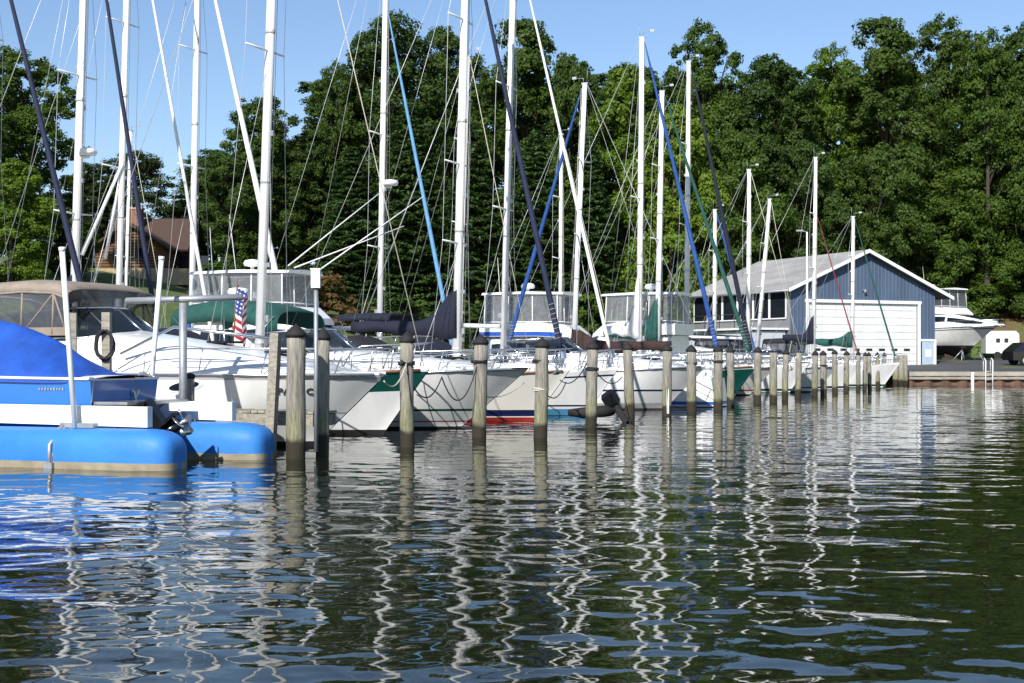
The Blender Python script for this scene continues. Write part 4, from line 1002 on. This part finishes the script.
sailboat('white sloop with a navy furled jib and bare boom, right of the green covered one',686,61,9.8,3.1,3.0,zt(62,61),.12,SB(3,3),W,furl='cnavy',furlr=.10,cover=None,cover_len=3.0,ms=.125)
sailboat('smaller sloop with a bright blue furled jib before the boathouse roof',714,72,7.6,2.4,2.5,zt(210,72),.05,SB(5),W,furl='furlblue',furlr=.09,ms=.115,cover='cnavy',cover_len=1.6)
sailboat('white sloop with wire rigging in front of the boathouse side windows',748,68,8.0,2.9,2.6,zt(170,68),.05,SB(4),W,ms=.12,cover=None,dodger='cnavy')
sailboat('small sloop with a strongly tilted mast before the boathouse roof',756,76,7.0,2.5,2.4,zt(200,76),.75,SB(3),W,ms=.115,cover=None,det=False)
sailboat('sloop with a navy boom cover and thin red furled jib before the white door',813,74,8.4,2.6,2.6,zt(158,74),.14,SB(3),W,ms=.115,cover='cnavy',cover_len=1.5,cover_peak=1.2,furl='cred',furlr=.036,furl_top=zt(262,74)+2.5)
sailboat('sloop with a long green boom cover and dark furled jib before the white door',852,79,8.4,2.6,2.6,zt(217,79),.06,SB(4),W,ms=.11,cover='cgreen',cover_len=2.9,cover_peak=.5,furl='cgreen',furlr=.05,boomz=.9)
sailboat('tall sloop at far left, radar dome on its mast, navy furled jib',72,40,10.2,3.3,3.1,zt(-112,40),.55,SB(3),W,furl='furlnavy',furlr=.066,ms=.16,radar=zt(156,40),cover='cnavy',cover_len=2.6,cover_peak=1.4,spread=(.31,.60))
sq=sailboat('ketch with twin white spars angled aft and a white furled jib',117,45,10.6,4.0,3.1,zt(-120,45),.5,SB(4),W,furl='cwhite',furlr=.055,ms=.135,cover=None,spread=(.40,.7))
for k,yy in enumerate((.25,-.25)):
    a=sq.matrix_basis.inverted()@(at(122+5*k,45,165)); c=sq.matrix_basis.inverted()@(at(80+11*k,45,256))
    tube_obj('spar',[Vector((a.x,yy*.4,a.z)),Vector((c.x,yy*3,c.z))],.055,M['alu'],sq,8)
sailboat('sloop with a thick white furled jib and royal blue boom cover',191,47.5,9.8,4.3,3.0,zt(-70,47.5),.30,SB(5),W,furl='cwhite',furlr=.10,ms=.14,cover='cblue',cover_len=2.2,cover_peak=.35,boomz=.9,dodger='cgreen')
sailboat('sloop with its mast beyond the left edge and a thick navy furled jib',-22,36,9.8,4.1,3.0,zt(-90,36),.3,SB(3),W,furl='furlnavy',furlr=.075,ms=.14,cover=None)
sailboat('small sloop whose thin mast rises right of the ketch mast',124,62,8,2.8,2.5,zt(132,62),.35,SB(3),W,ms=.10,cover=None,det=False)

# green bimini boat in front of the trawler
gb=empty('cabin_boat',at(368,38),HEAD,'open cabin boat with a wide dark green bimini top, in front of the trawler','motorboat','motorboats moored in the slips')
hg=Hull(0,7.4,2.7,1.05,1.3,1.0,True); hg.build(PB(4),W,gb); hg.deck(M['deck'],gb)
b=MB(); rings=[]
for i in range(9):
    f=i/8; x=-5.6+3.5*f; ring=[]
    for j in range(13):
        an=math.pi*j/12; ring.append(Vector((x,1.25*math.copysign(abs(math.cos(an))**.5,math.cos(an)),2.75+.62*math.sin(an)**.6-.25*(2*f-1)**2-(.15*f))))
    rings.append(ring)
b.loft(rings,0,False,False,True); o=b.build('bimini',M['cgreen'],gb); so=o.modifiers.new('t','SOLIDIFY'); so.thickness=.03
for s in (1,-1):
    b=MB()
    for x in (-5.5,-3.8,-2.2): b.tube([(-3.8,s*1.22,1.15),(x,s*1.25,2.8)],.018,6)
    b.build('bimini_frame',M['steel'],gb)
b=MB(); loft_box(b,[(-5.0,1.1,1.0,1.1,1.75,.0),(-2.6,1.05,.9,1.2,1.95,.05),(-1.2,.7,.5,1.25,1.45,.03)],0); b.build('cabin',M['gel'],gb)
b=MB(); b.lathe((-4.2,0,3.42),[(.05,0),(.28,.02),(.31,.12),(.26,.22),(.04,.25)],16); b.build('radar_dome',M['gel'],gb)
b=MB(); b.box((-3.2,0,2.1),(1.2,1.6,.5)); b.build('console',M['gel'],gb)
bow_rail(hg,gb,.5,.5,M['steel'],.2,'bow_rail')
# flag hanging limp
fp=at(231,33.5); root=empty('ensign',(fp.x,fp.y,0),HEAD,'limp American flag with red and white stripes hanging from a short staff','flag')
zt_=zt(283,33.5); tube_obj('staff',[(0.05,0,zt(352,33.5)),(.18,0,zt_+.1)],.018,M['teak'],root)
m,nt,bs=newmat('flag_cloth'); L=nt.links
uv=N(nt,'ShaderNodeUVMap'); sx=N(nt,'ShaderNodeSeparateXYZ'); L.new(uv.outputs[0],sx.inputs[0])
mm=N(nt,'ShaderNodeMath',operation='MULTIPLY'); mm.inputs[1].default_value=6.5; L.new(sx.outputs['Y'],mm.inputs[0]); fr=N(nt,'ShaderNodeMath',operation='FRACT'); L.new(mm.outputs[0],fr.inputs[0]); gt=N(nt,'ShaderNodeMath',operation='LESS_THAN'); gt.inputs[1].default_value=.5; L.new(fr.outputs[0],gt.inputs[0])
mx=N(nt,'ShaderNodeMix',data_type='RGBA'); L.new(gt.outputs[0],mx.inputs['Factor']); mx.inputs['A'].default_value=(.75,.74,.72,1); mx.inputs['B'].default_value=(.38,.03,.045,1)
cx=N(nt,'ShaderNodeMath',operation='LESS_THAN'); cx.inputs[1].default_value=.62; L.new(sx.outputs['X'],cx.inputs[0]); cy=N(nt,'ShaderNodeMath',operation='GREATER_THAN'); cy.inputs[1].default_value=.46; L.new(sx.outputs['Y'],cy.inputs[0]); an=N(nt,'ShaderNodeMath',operation='MULTIPLY'); L.new(cx.outputs[0],an.inputs[0]); L.new(cy.outputs[0],an.inputs[1])
vo=N(nt,'ShaderNodeTexVoronoi'); vo.inputs['Scale'].default_value=11; vo.inputs['Randomness'].default_value=.0; L.new(uv.outputs[0],vo.inputs['Vector']); st=N(nt,'ShaderNodeMath',operation='LESS_THAN'); st.inputs[1].default_value=.25; L.new(vo.outputs['Distance'],st.inputs[0])
mc=N(nt,'ShaderNodeMix',data_type='RGBA'); L.new(st.outputs[0],mc.inputs['Factor']); mc.inputs['A'].default_value=(.03,.06,.25,1); mc.inputs['B'].default_value=(.7,.7,.7,1)
m3=N(nt,'ShaderNodeMix',data_type='RGBA'); L.new(an.outputs[0],m3.inputs['Factor']); L.new(mx.outputs['Result'],m3.inputs['A']); L.new(mc.outputs['Result'],m3.inputs['B']); L.new(m3.outputs['Result'],bs.inputs['Base Color']); bs.inputs['Roughness'].default_value=.9
b=MB(); nu,nv_=24,18; vs=[];uvs=[]
for j in range(nv_+1):
    v=j/nv_
    for i in range(nu+1):
        u=i/nu
        # the fly droops: cloth gathers in folds under the hoist
        x=.15+u*.34+.04*math.sin(u*9+v*2)-.13*(1-v)+.02*math.sin(v*7); y=.10*math.sin(u*10+v*1.5)*(.3+u); z=zt_-1.1*(1-v)-u*.5*(.5+.5*u)
        vs.append((x,y,z)); uvs.append((u,v))
b.add(vs,[(j*(nu+1)+i,j*(nu+1)+i+1,(j+1)*(nu+1)+i+1,(j+1)*(nu+1)+i) for j in range(nv_) for i in range(nu)],0,True)
fo=b.build('cloth',m,root); ul=fo.data.uv_layers.new(name='UVMap')
for lp in fo.data.loops: ul.data[lp.index].uv=uvs[lp.vertex_index]

# mooring lines from bows to piles
def line(a,c,drop,lab,mt='darkrope',r=.014):
    a=Vector(a); c=Vector(c); root=None
    b=MB(); b.tube([p-a for p in sag(a,c,drop)],r,5); o=b.build('mooring_line',M[mt],None,a); tag(o,lab,'mooring line','mooring lines from bows to piles')
line(at(407,26.15,372),at(442,28.4,377),.45,'dark mooring line drooping right from the first open water pile to the green striped bow')
line(at(442,28.4,378),at(478,29.5,362),.62,'dark mooring line drooping left from the second open water pile to the green striped bow')
line(at(384,24.95,381),at(407,26.2,362),.25,'pale mooring line from the express cruiser bow to the pile',mt='rope')
line(at(524,31,383),at(478,29.5,395),.15,'pale mooring line from the green lined cruiser bow down to its pile',mt='rope')
line(at(566,35.6,382),at(540,29.3,384),.35,'dark mooring line from the cream bow back to the black footed pile')
line(at(590,33.3,360),at(622,39.9,377),.35,'dark line drooping from the rope necked pile to the blue waterline bow')
line(at(590,33.3,356),at(560,35.6,380),.3,'thin dark line from the rope necked pile to the cream bow')
# outboard on a dinghy at the bow gap
ob=at(614,36.5); root=empty('outboard_motor',(ob.x,ob.y,0),HEAD,'black tilted outboard motor low on the water between two piles','outboard motor'); root.scale=(.78,.78,.78)
b=MB(); rot=Matrix.Rotation(R(-35),3,'Y'); b.loft([[Vector((x*s,y*s,z)) for x,y in ((-.24,-.15),(.2,-.17),(.28,0),(.2,.17),(-.24,.15))] for z,s in ((.55,.8),(.62,1),(.95,1),(1.08,.7))],0,True,True,False); 
for i,v in enumerate(b.v): b.v[i]=tuple(rot@(Vector(v)-Vector((0,0,.6)))+Vector((0,0,.6)))
b.build('cowl',M['blackgloss'],root)
b=MB(); b.box((.22,0,.3),(.2,.14,.75),0,rot); b.box((.42,0,.0),(.3,.3,.04),0,rot); b.tube([(.35,0,-.12),(.62,0,.06)],[.08,.04],8); b.build('leg',M['black'],root)
root=empty('dinghy',(ob.x-.5*Bv.x*2,ob.y+.42,0),HEAD,'small dark inflatable dinghy behind the black outboard','dinghy')
b=MB(); b.tube([(-.1,.42,.25),(.3,.42,.24),(.75,.25,.28),(.9,0,.3),(.75,-.25,.28),(.3,-.42,.24),(-.1,-.42,.25)],[.08,.15,.15,.15,.15,.15,.08],12); b.build('tube',M['black'],root); b=MB(); b.box((.3,0,.16),(.8,.7,.05)); b.build('floor',M['galv'],root)
# lamp pole near boathouse
a=at(807,84); g=.8; root=empty('lamp_pole',(a.x,a.y,0),0,'thin white lamp pole with a short arm before the boathouse roof','lamp pole')
tube_obj('pole',[(0,0,.2),(0,0,zt(232,84))],[.07,.05],M['alu'],root,8); b=MB(); z=zt(232,84); b.tube([(0,0,z),(-.35,0,z+.08)],.035,6); b.box((-.45,0,z+.08),(.4,.2,.09)); b.build('lamp_head',M['galv'],root)

# ------------------------------------------------------------------ parking lot things
p=at(1000,115); g=gz(p.x,p.y); root=empty('cargo_trailer',(p.x,p.y,g),R(-8),'white enclosed cargo trailer with two small dark windows behind the yacht bow','trailer')
b=MB(); loft_box(b,[(-1.3,1.0,.96,.45,2.25,.05),(1.1,1.0,.96,.45,2.25,.05),(1.35,.9,.8,.5,2.05,.03)],0); b.build('body',M['white'],root)
for x in (-.35,.3): b=MB(); b.box((x,-1.005,1.5),(.32,.03,.34)); b.build('window',M['dglass'],root)
for x in (-.4,.4):
    b=MB(); ring=[(x+.30*math.cos(a),-.85,.3+.30*math.sin(a)) for a in [i*math.pi/8 for i in range(16)]]; ring2=[(q[0],-1.03,q[2]) for q in ring]; b.loft([[Vector(q) for q in ring],[Vector(q) for q in ring2]],0,True,True,True); b.build('wheel',M['black'],root)
def suv():
    p=at(1008,99); g=.8+.03*12; root=empty('parked_car',(p.x+2.1,p.y,g),R(8),'black parked car at the right edge of the lot','car')
    body=[(2.25,.35),(2.28,.75),(2.1,.95),(1.15,1.05),(.55,1.55),(-1.5,1.6),(-2.1,1.1),(-2.25,.95),(-2.25,.35)]
    b=MB(); rings=[]
    for y,k in ((-.86,.94),(-.80,1),(.80,1),(.86,.94)): rings.append([Vector((x*(1 if abs(y)<.85 else .99),y*(.86 if z>1.3 else 1),z)) for x,z in body])
    b.loft(rings,0,True,True,False); b.build('body',mat('black_car_paint',(.012,.012,.014),.15,.05,2,coat=.5),root)
    for s in (1,-1):
        b=MB(); y=s*.80; b.add([(1.0,y*1.03,1.08),(.5,y*.93,1.48),(-1.35,y*.93,1.5),(-1.8,y*1.03,1.1)],[(0,1,2,3)]); b.build('side_window',M['dglass'],root)
        for x in (1.4,-1.4):
            b=MB(); b.loft([[Vector((x+.34*math.cos(a),y_,.34+.34*math.sin(a))) for a in [i*math.pi/10 for i in range(20)]] for y_ in (s*.68,s*.89)],0,True,True,True); w=b.build('wheel',M['black'],root)
            b=MB(); b.loft([[Vector((x+.2*math.cos(a),y_,.34+.2*math.sin(a))) for a in [i*math.pi/10 for i in range(20)]] for y_ in (s*.88,s*.905)],0,True,True,True); b.build('rim',M['silver'],w)
    b=MB(); b.add([(1.12,-.72,1.10),(1.12,.72,1.10),(.62,.66,1.52),(.62,-.66,1.52)],[(0,1,2,3)]); b.build('windscreen',M['dglass'],root)
    for s in (1,-1): b=MB(); b.box((2.22,s*.6,.78),(.12,.32,.14)); b.build('headlight',M['silver'],root)
suv()
p=at(1012,127); g=gz(p.x,p.y)-.1; root=empty('shed',(p.x+1,p.y,1.9),R(5),'low shed with a pale grey roof behind the trailer','shed')
b=MB(); b.box((0,0,1.2),(6,4,2.4)); b.build('wall',mat('pale_blue_siding',(.35,.42,.48),.7),root); b=MB(); b.slab([(-3.3,-2.3,2.3),(3.3,-2.3,2.3),(3.3,0,3.2),(-3.3,0,3.2)],.12); b.slab([(-3.3,0,3.2),(3.3,0,3.2),(3.3,2.3,2.3),(-3.3,2.3,2.3)],.12); b.build('roof',M['shingle'],root)
# ------------------------------------------------------------------ trees
def leaf_mat(name,dark,light,trans=.38,rough=.55):
    m,nt,b=newmat(name); L=nt.links
    tc=N(nt,'ShaderNodeTexCoord'); oi=N(nt,'ShaderNodeObjectInfo')
    n=N(nt,'ShaderNodeTexNoise'); n.inputs['Scale'].default_value=.55; n.inputs['Detail'].default_value=4; L.new(tc.outputs['Object'],n.inputs['Vector'])
    n2=N(nt,'ShaderNodeTexWhiteNoise',noise_dimensions='3D'); 
    sn=N(nt,'ShaderNodeVectorMath',operation='SNAP'); sn.inputs[1].default_value=(.35,.35,.35); L.new(tc.outputs['Object'],sn.inputs[0]); L.new(sn.outputs[0],n2.inputs['Vector'])
    a=N(nt,'ShaderNodeMath',operation='MULTIPLY_ADD'); L.new(n2.outputs['Value'],a.inputs[0]); a.inputs[1].default_value=.35; L.new(n.outputs['Fac'],a.inputs[2])
    a2=N(nt,'ShaderNodeMath',operation='MULTIPLY_ADD'); L.new(oi.outputs['Random'],a2.inputs[0]); a2.inputs[1].default_value=.30; L.new(a.outputs[0],a2.inputs[2])
    r=N(nt,'ShaderNodeValToRGB'); e=r.color_ramp.elements; e[0].position=.45; e[0].color=(*dark,1); e[1].position=1.0; e[1].color=(*light,1); L.new(a2.outputs[0],r.inputs['Fac'])
    L.new(r.outputs['Color'],b.inputs['Base Color']); b.inputs['Roughness'].default_value=rough; b.inputs['Specular IOR Level'].default_value=.25
    t=N(nt,'ShaderNodeBsdfTranslucent'); L.new(r.outputs['Color'],t.inputs['Color']); mx=N(nt,'ShaderNodeMixShader'); mx.inputs[0].default_value=trans
    L.new(b.outputs[0],mx.inputs[1]); L.new(t.outputs[0],mx.inputs[2]); L.new(mx.outputs[0],nt.nodes['Material Output'].inputs['Surface']); return m
LM={'oak':leaf_mat('dark_oak_leaf',(.031,.064,.012),(.070,.118,.018)),'mid':leaf_mat('mid_green_leaf',(.036,.078,.010),(.082,.138,.017)),'bright':leaf_mat('bright_maple_leaf',(.052,.110,.010),(.130,.205,.018),.35),'pine':leaf_mat('pine_needle',(.026,.062,.017),(.060,.110,.027),.28),'olive':leaf_mat('olive_leaf',(.026,.048,.011),(.060,.085,.018)),'brown':leaf_mat('russet_shrub_leaf',(.075,.056,.020),(.155,.10,.034))}
M['bark']=mat('grey_brown_bark',(.075,.058,.044),.9,.25,3,stretch=(6,6,1),bump=.6,bscale=8)
def leaves_mesh(name,C,Nn,size,asp,rng,mt):
    n=len(C)
    t=rng.normal(size=(n,3)); t-=Nn*np.sum(t*Nn,1,keepdims=True); t/=np.linalg.norm(t,axis=1,keepdims=True)+1e-9
    bt=np.cross(Nn,t); s=size[:,None]
    fold=Nn*s*.18
    V=np.stack([C-t*s,C+bt*s*asp+fold,C+t*s,C-bt*s*asp+fold],1).reshape(-1,3).astype(np.float32)
    me=bpy.data.meshes.new(name); me.vertices.add(4*n); me.vertices.foreach_set('co',V.ravel())
    me.loops.add(4*n); me.loops.foreach_set('vertex_index',np.arange(4*n,dtype=np.int32)); me.polygons.add(n); me.polygons.foreach_set('loop_start',np.arange(0,4*n,4,dtype=np.int32))
    me.materials.append(mt); me.update(calc_edges=True); return me
def broad_proto(seed,H_=26.0,Rr=5.6,base=.10,nl=44,sub=14,per=125,leaf=.155,openness=0.0):
    rng=np.random.default_rng(seed); Cs=[];Ns=[];Ss=[];lobes=[]
    ph=rng.random(6)*6.28
    for i in range(nl):
        f=((i+rng.random())/nl)**.85; z=H_*(base+(.95-base)*f)
        prof=(math.sin(math.pi*min(1,.14+.80*f))**.55)*(1-.12*f)
        an=i*2.4+rng.normal()*.5; lump=1+.25*math.sin(2*an+ph[0]+f*4)+.18*math.sin(3*an+ph[1]-f*6)
        rad=Rr*prof*lump*(.30+.58*rng.random()); c=np.array([rad*math.cos(an),rad*math.sin(an),z]); R_=(1.35+1.05*rng.random())*(Rr/5.6)*(1-.25*f); lobes.append((c,R_))
        for k in range(sub):
            d=rng.normal(size=3); d/=np.linalg.norm(d); d[2]=d[2]*.9+.12
            out=np.array([math.cos(an),math.sin(an),.2]); d=d+out*.40; d/=np.linalg.norm(d)
            sc=c+d*R_*(.70+.38*rng.random())*np.array([1.05,1.05,.95]); r=R_*(.28+.22*rng.random()); m_=int(per*(r/.75)**1.6*(1-openness*rng.random()))
            e=rng.normal(size=(m_,3)); e/=np.linalg.norm(e,axis=1,keepdims=True)
            P_=sc+e*r*(.35+.75*rng.random((m_,1)))*np.array([1.12,1.12,.80])
            nn=e*.7+d*.6+np.array([0,0,.30])+rng.normal(size=(m_,3))*.55; Cs.append(P_); Ns.append(nn/np.linalg.norm(nn,axis=1,keepdims=True)); Ss.append(leaf*(.55+.85*rng.random(m_)))
    C=np.concatenate(Cs); me=leaves_mesh('crown',C,np.concatenate(Ns),np.concatenate(Ss),.60,rng,LM['oak'])
    b=MB(); lean=rng.normal(size=2)*.5; hh=H_*.86
    def tr(f): return Vector((lean[0]*f*f+.2*math.sin(f*5),lean[1]*f*f,hh*f-.8*(1-f)))
    w=H_/26; b.tube([tr(f) for f in (0,.06,.2,.4,.6,.8,1)],[.50*w,.40*w,.34*w,.28*w,.2*w,.11*w,.04*w],10)
    for c,R_ in lobes[::3]:
        e=Vector(c); z0=max(H_*.06,c[2]*.80-1.0*w); o=tr(min(.95,(z0+.8)/(hh+.8))); m_=o.lerp(e,.5)+Vector((0,0,-.04*(e-o).length)); b.tube([o,m_,e],[.15*w,.10*w,.05*w],6)
        for k in range(3):
            q=e+Vector(rng.normal(size=3))*R_*.5; b.tube([m_.lerp(e,.6),q],[.05*w,.02*w],5)
    t=b.build('trunk_proto',M['bark']); tm=t.data; tm.name='trunk'; bpy.data.objects.remove(t); return me,tm,H_,Rr
def pine_proto(seed,H_=16.0,Rr=4.0):
    rng=np.random.default_rng(seed); Cs=[];Ns=[];Ss=[]; b=MB()
    b.tube([(0,0,-.6),(0,0,H_*.5),(0.1,0,H_*.97)],[.34,.2,.04],10)
    z=H_*.10
    while z<H_*.985:
        f=z/H_; Lb=Rr*(1-f)**.62*(.85+.3*rng.random())*(1 if f>.25 else .8)
        nb=6 if f<.8 else 4; a0=rng.random()*6.28
        for k in range(nb):
            an=a0+k*6.283/nb+rng.normal()*.18; L_=Lb*(.65+.45*rng.random()); dr=np.array([math.cos(an),math.sin(an),.10+.15*f])
            tip=np.array([0,0,z])+dr*L_+np.array([0,0,.04*L_*L_*.3]); b.tube([(0,0,z),tuple(np.array([0,0,z])+dr*L_*.5-np.array([0,0,.05*L_])),tuple(tip)],[.05,.035,.012],5)
            n=int(70*L_+20); u=.22+.78*rng.random(n)**.8; w=(.16+.42*np.sin(np.pi*np.minimum(1,u*.9)))*(.4+.16*L_)
            side=np.array([-math.sin(an),math.cos(an),0]); off=rng.normal(size=n)*w
            P_=np.array([0,0,z])+np.outer(u*L_,dr)+np.outer(off,side)+np.stack([np.zeros(n),np.zeros(n),rng.random(n)*.22-.10-.10*np.abs(off)],1)
            Cs.append(P_); nn=np.array([0,0,1.0])+rng.normal(size=(n,3))*.5+dr*.3; Ns.append(nn/np.linalg.norm(nn,axis=1,keepdims=True)); Ss.append(.20*(.6+.8*rng.random(n)))
        z+=.62*(.8+.4*rng.random())*(1 if f<.8 else .7)
    C=np.concatenate(Cs); me=leaves_mesh('crown',C,np.concatenate(Ns),np.concatenate(Ss),.42,rng,LM['pine'])
    t=b.build('trunk_proto',M['bark']); tm=t.data; bpy.data.objects.remove(t); return me,tm,H_,Rr
PR={'a':broad_proto(3),'b':broad_proto(5,base=.05,nl=48),'c':broad_proto(8,base=.14,nl=34,openness=.4,Rr=6.2),'d':broad_proto(13,base=.02,nl=36,H_=18.0,Rr=5.4),'e':broad_proto(17,base=.07,nl=46,Rr=5.2),'p':pine_proto(21,H_=20.0,Rr=4.6),'q':pine_proto(22,H_=20.0,Rr=5.0)}
PR['s']=broad_proto(31,H_=4.0,Rr=2.6,base=.02,nl=12,sub=8,per=120,leaf=.15)
def tree(proto,lm,px,D,ytop,wpx,label,name='broadleaf_tree',cat='tree',group=None,rz=None,base=None):
    cm,tm,H_,Rr=PR[proto]; p=at(px,D); g=gz(p.x,p.y) if base is None else base
    ztop=EYE+(HY-ytop)*D/F; sz=(ztop-g)/H_; sr=(wpx*D/F)/(2*Rr)
    root=empty(name,(p.x,p.y,g-.1),random.uniform(0,6.28) if rz is None else rz,label,cat,group); root.scale=(sr,sr*random.uniform(.9,1.1),sz)
    for me,nm,mt in ((cm,'crown',LM[lm]),(tm,'trunk',M['bark'])):
        o=bpy.data.objects.new(nm,me); COL.objects.link(o); o.parent=root
        o.material_slots[0].link='OBJECT'; o.material_slots[0].material=mt
    return root
T=[('a','mid',22,95,48,118,'tall green tree at the left edge behind the navy furled jibs'),
('b','oak',-38,90,85,110,'dark tree cut by the left edge of the picture'),
('d','bright',12,82,158,95,'low bright green tree beneath the tall tree at the left edge'),
('b','oak',66,100,190,70,'dark short tree just left of the log house'),
('c','olive',135,140,150,105,'olive green tree rising behind the log house chimney'),
('b','olive',92,138,162,80,'dull green tree behind the log house, left of its chimney'),
('d','mid',180,150,205,50,'pale small tree seen in the sky gap right of the log house roof'),
('b','oak',262,122,92,92,'dark rounded tree right of the sky gap, above the trawler'),
('d','oak',226,118,150,80,'dark lower tree forming the right side of the sky gap'),
('b','oak',305,124,128,95,'dark tree between the rounded one and the tall open oak'),
('c','oak',388,128,12,150,'tallest open crowned oak in the middle, with sky holes in its top'),
('c','oak',336,126,60,70,'oak whose loose branch tips stick out into the sky on the left'),
('b','oak',448,134,24,90,'dark oak behind the thick middle mast'),
('e','oak',525,130,20,120,'broad dark oak right of the middle masts, reaching the sky'),
('d','oak',572,126,52,80,'dark sloping oak that falls towards the lower tree tops'),
('p','pine',410,113,100,120,'layered pine behind the mast with the pale blue furled jib',),
('q','pine',472,111,120,125,'layered pine behind the tall navy boom cover'),
('p','pine',536,113,128,115,'layered pine behind the royal blue furled jib'),
('q','pine',352,116,145,105,'layered pine left of the mast with the pale blue furled jib'),
('p','pine',590,117,130,95,'layered pine behind the leaning white mast'),
('e','bright',628,122,66,105,'bright green maple behind the tallest white mast'),
('d','bright',672,118,105,110,'bright green maple low in the middle of the wood, left of the boathouse'),
('a','mid',706,131,22,88,'round topped tree standing above its neighbours against the sky'),
('d','mid',735,117,130,100,'green tree directly behind the boathouse roof left end'),
('b','oak',776,127,52,110,'dark green tree with a ragged top above the boathouse'),
('a','bright',832,131,46,88,'yellow green tree top glimpsed above the boathouse peak'),
('e','oak',884,127,18,120,'tall dark oak right above the boathouse gable'),
('a','oak',945,131,18,110,'dark oak on the skyline left of the right corner'),
('c','mid',986,125,30,110,'lighter green tree high at the right, between two dark oaks'),
('b','oak',1030,126,14,115,'dark tree at the upper right corner'),
('d','oak',868,121,150,85,'dark lower tree behind the boathouse roof ridge'),
('d','mid',955,126,165,110,'leafy green tree above the yacht ashore'),
('d','oak',805,119,140,90,'dark tree low behind the middle of the boathouse roof'),
('b','mid',1015,128,205,90,'leafy tree low at the right edge above the car'),
('b','oak',912,127,190,80,'dark tree just right of the boathouse eave, behind the yacht'),
]
for t in T:
    pn=t[0] in 'pq'
    tree(t[0],t[1],t[2],t[3],t[4],t[5],t[6],'pine_tree' if pn else 'broadleaf_tree','pine tree' if pn else 'tree','trees of the wood behind the marina')
for k,px in enumerate(range(215,1100,62)):
    tree('abeb'[k%4],'oak',px+random.uniform(-12,12),152+random.uniform(-4,6),random.uniform(55,85) if px>330 else 150,125,'dark tree in the rear rank of the wood, showing only between nearer crowns',group='rear rank trees of the wood')
for k,px in enumerate(range(395,1000,75)):
    tree('d','oak',px+random.uniform(-10,10),139+random.uniform(-3,3),190+random.uniform(-20,20),130,'dark low tree deep inside the wood, filling the gaps between the trunks',group='low trees deep in the wood')
S_=[(322,100,272,90,'brown','russet brown shrub on the bank right of the trawler'),(375,103,296,80,'oak','dark green shrub on the bank behind the pale blue furled jib boat'),(440,106,300,90,'oak','dark green shrub below the pines behind the navy boom cover'),(545,106,300,80,'mid','green shrub at the wood edge right of the flybridge cruiser'),(605,107,292,90,'mid','green shrub at the wood edge left of the clear enclosure'),(700,112,270,70,'bright','bright green shrub by the left end of the boathouse roof'),(215,103,262,60,'mid','green shrub right of the log house porch'),(262,101,285,80,'oak','dark shrub on the bank behind the trawler wheelhouse'),(945,122,316,60,'mid','green shrub behind the yacht hull'),(1010,130,318,90,'mid','green shrub behind the white cargo trailer'),(908,122,306,80,'oak','dark shrub at the boathouse rear corner'),(300,106,262,60,'olive','olive shrub behind the russet one')]
for px,D,yt_,w,lm,lab in S_: tree('s',lm,px,D,yt_,w,lab,'shrub','shrub','shrubs along the wood edge')

# ------------------------------------------------------------------ light, sky, camera
el,azx,azy=R(35),-.36,-.93
sd=Vector((azx,azy,0)).normalized()*math.cos(el)+Vector((0,0,math.sin(el)))
sl=bpy.data.lights.new('sun','SUN'); sl.energy=4.9; sl.angle=R(.53); sl.color=(1,.968,.915); so=bpy.data.objects.new('sun',sl); COL.objects.link(so); so.rotation_euler=(-sd).to_track_quat('-Z','Y').to_euler(); so.location=(0,0,60)
w=bpy.data.worlds.new('World'); scene.world=w; w.use_nodes=True; nt=w.node_tree; bg=nt.nodes['Background']
sk=nt.nodes.new('ShaderNodeTexSky'); sk.sky_type='NISHITA'; sk.sun_disc=False; sk.sun_elevation=el; sk.sun_rotation=math.atan2(sd.x,sd.y)%(2*math.pi); sk.air_density=1.0; sk.dust_density=.3; sk.ozone_density=2.6; sk.altitude=50
tn=nt.nodes.new('ShaderNodeMix'); tn.data_type='RGBA'; tn.blend_type='MULTIPLY'; tn.inputs['Factor'].default_value=1; tn.inputs['B'].default_value=(.95,.975,1.04,1); nt.links.new(sk.outputs[0],tn.inputs['A']); nt.links.new(tn.outputs['Result'],bg.inputs['Color']); bg.inputs['Strength'].default_value=.105
cam=bpy.data.cameras.new('camera'); co=bpy.data.objects.new('camera',cam); COL.objects.link(co); co.location=(0,0,EYE); co.rotation_euler=(R(90),0,0)
cam.sensor_width=36; cam.sensor_fit='HORIZONTAL'; cam.lens=F*36/1024; cam.shift_y=(HY-341.5)/1024; cam.clip_end=2000; cam.clip_start=.1
scene.camera=co
vs=scene.view_settings; vs.view_transform='Standard'; vs.look='None'; vs.exposure=.4; vs.gamma=1; vs.use_curve_mapping=False
cy=scene.cycles; cy.max_bounces=8; cy.transparent_max_bounces=16; cy.use_denoising=True; cy.denoiser='OPENIMAGEDENOISE'; cy.denoising_prefilter='ACCURATE'; cy.caustics_reflective=False; cy.caustics_refractive=False; cy.sample_clamp_indirect=6
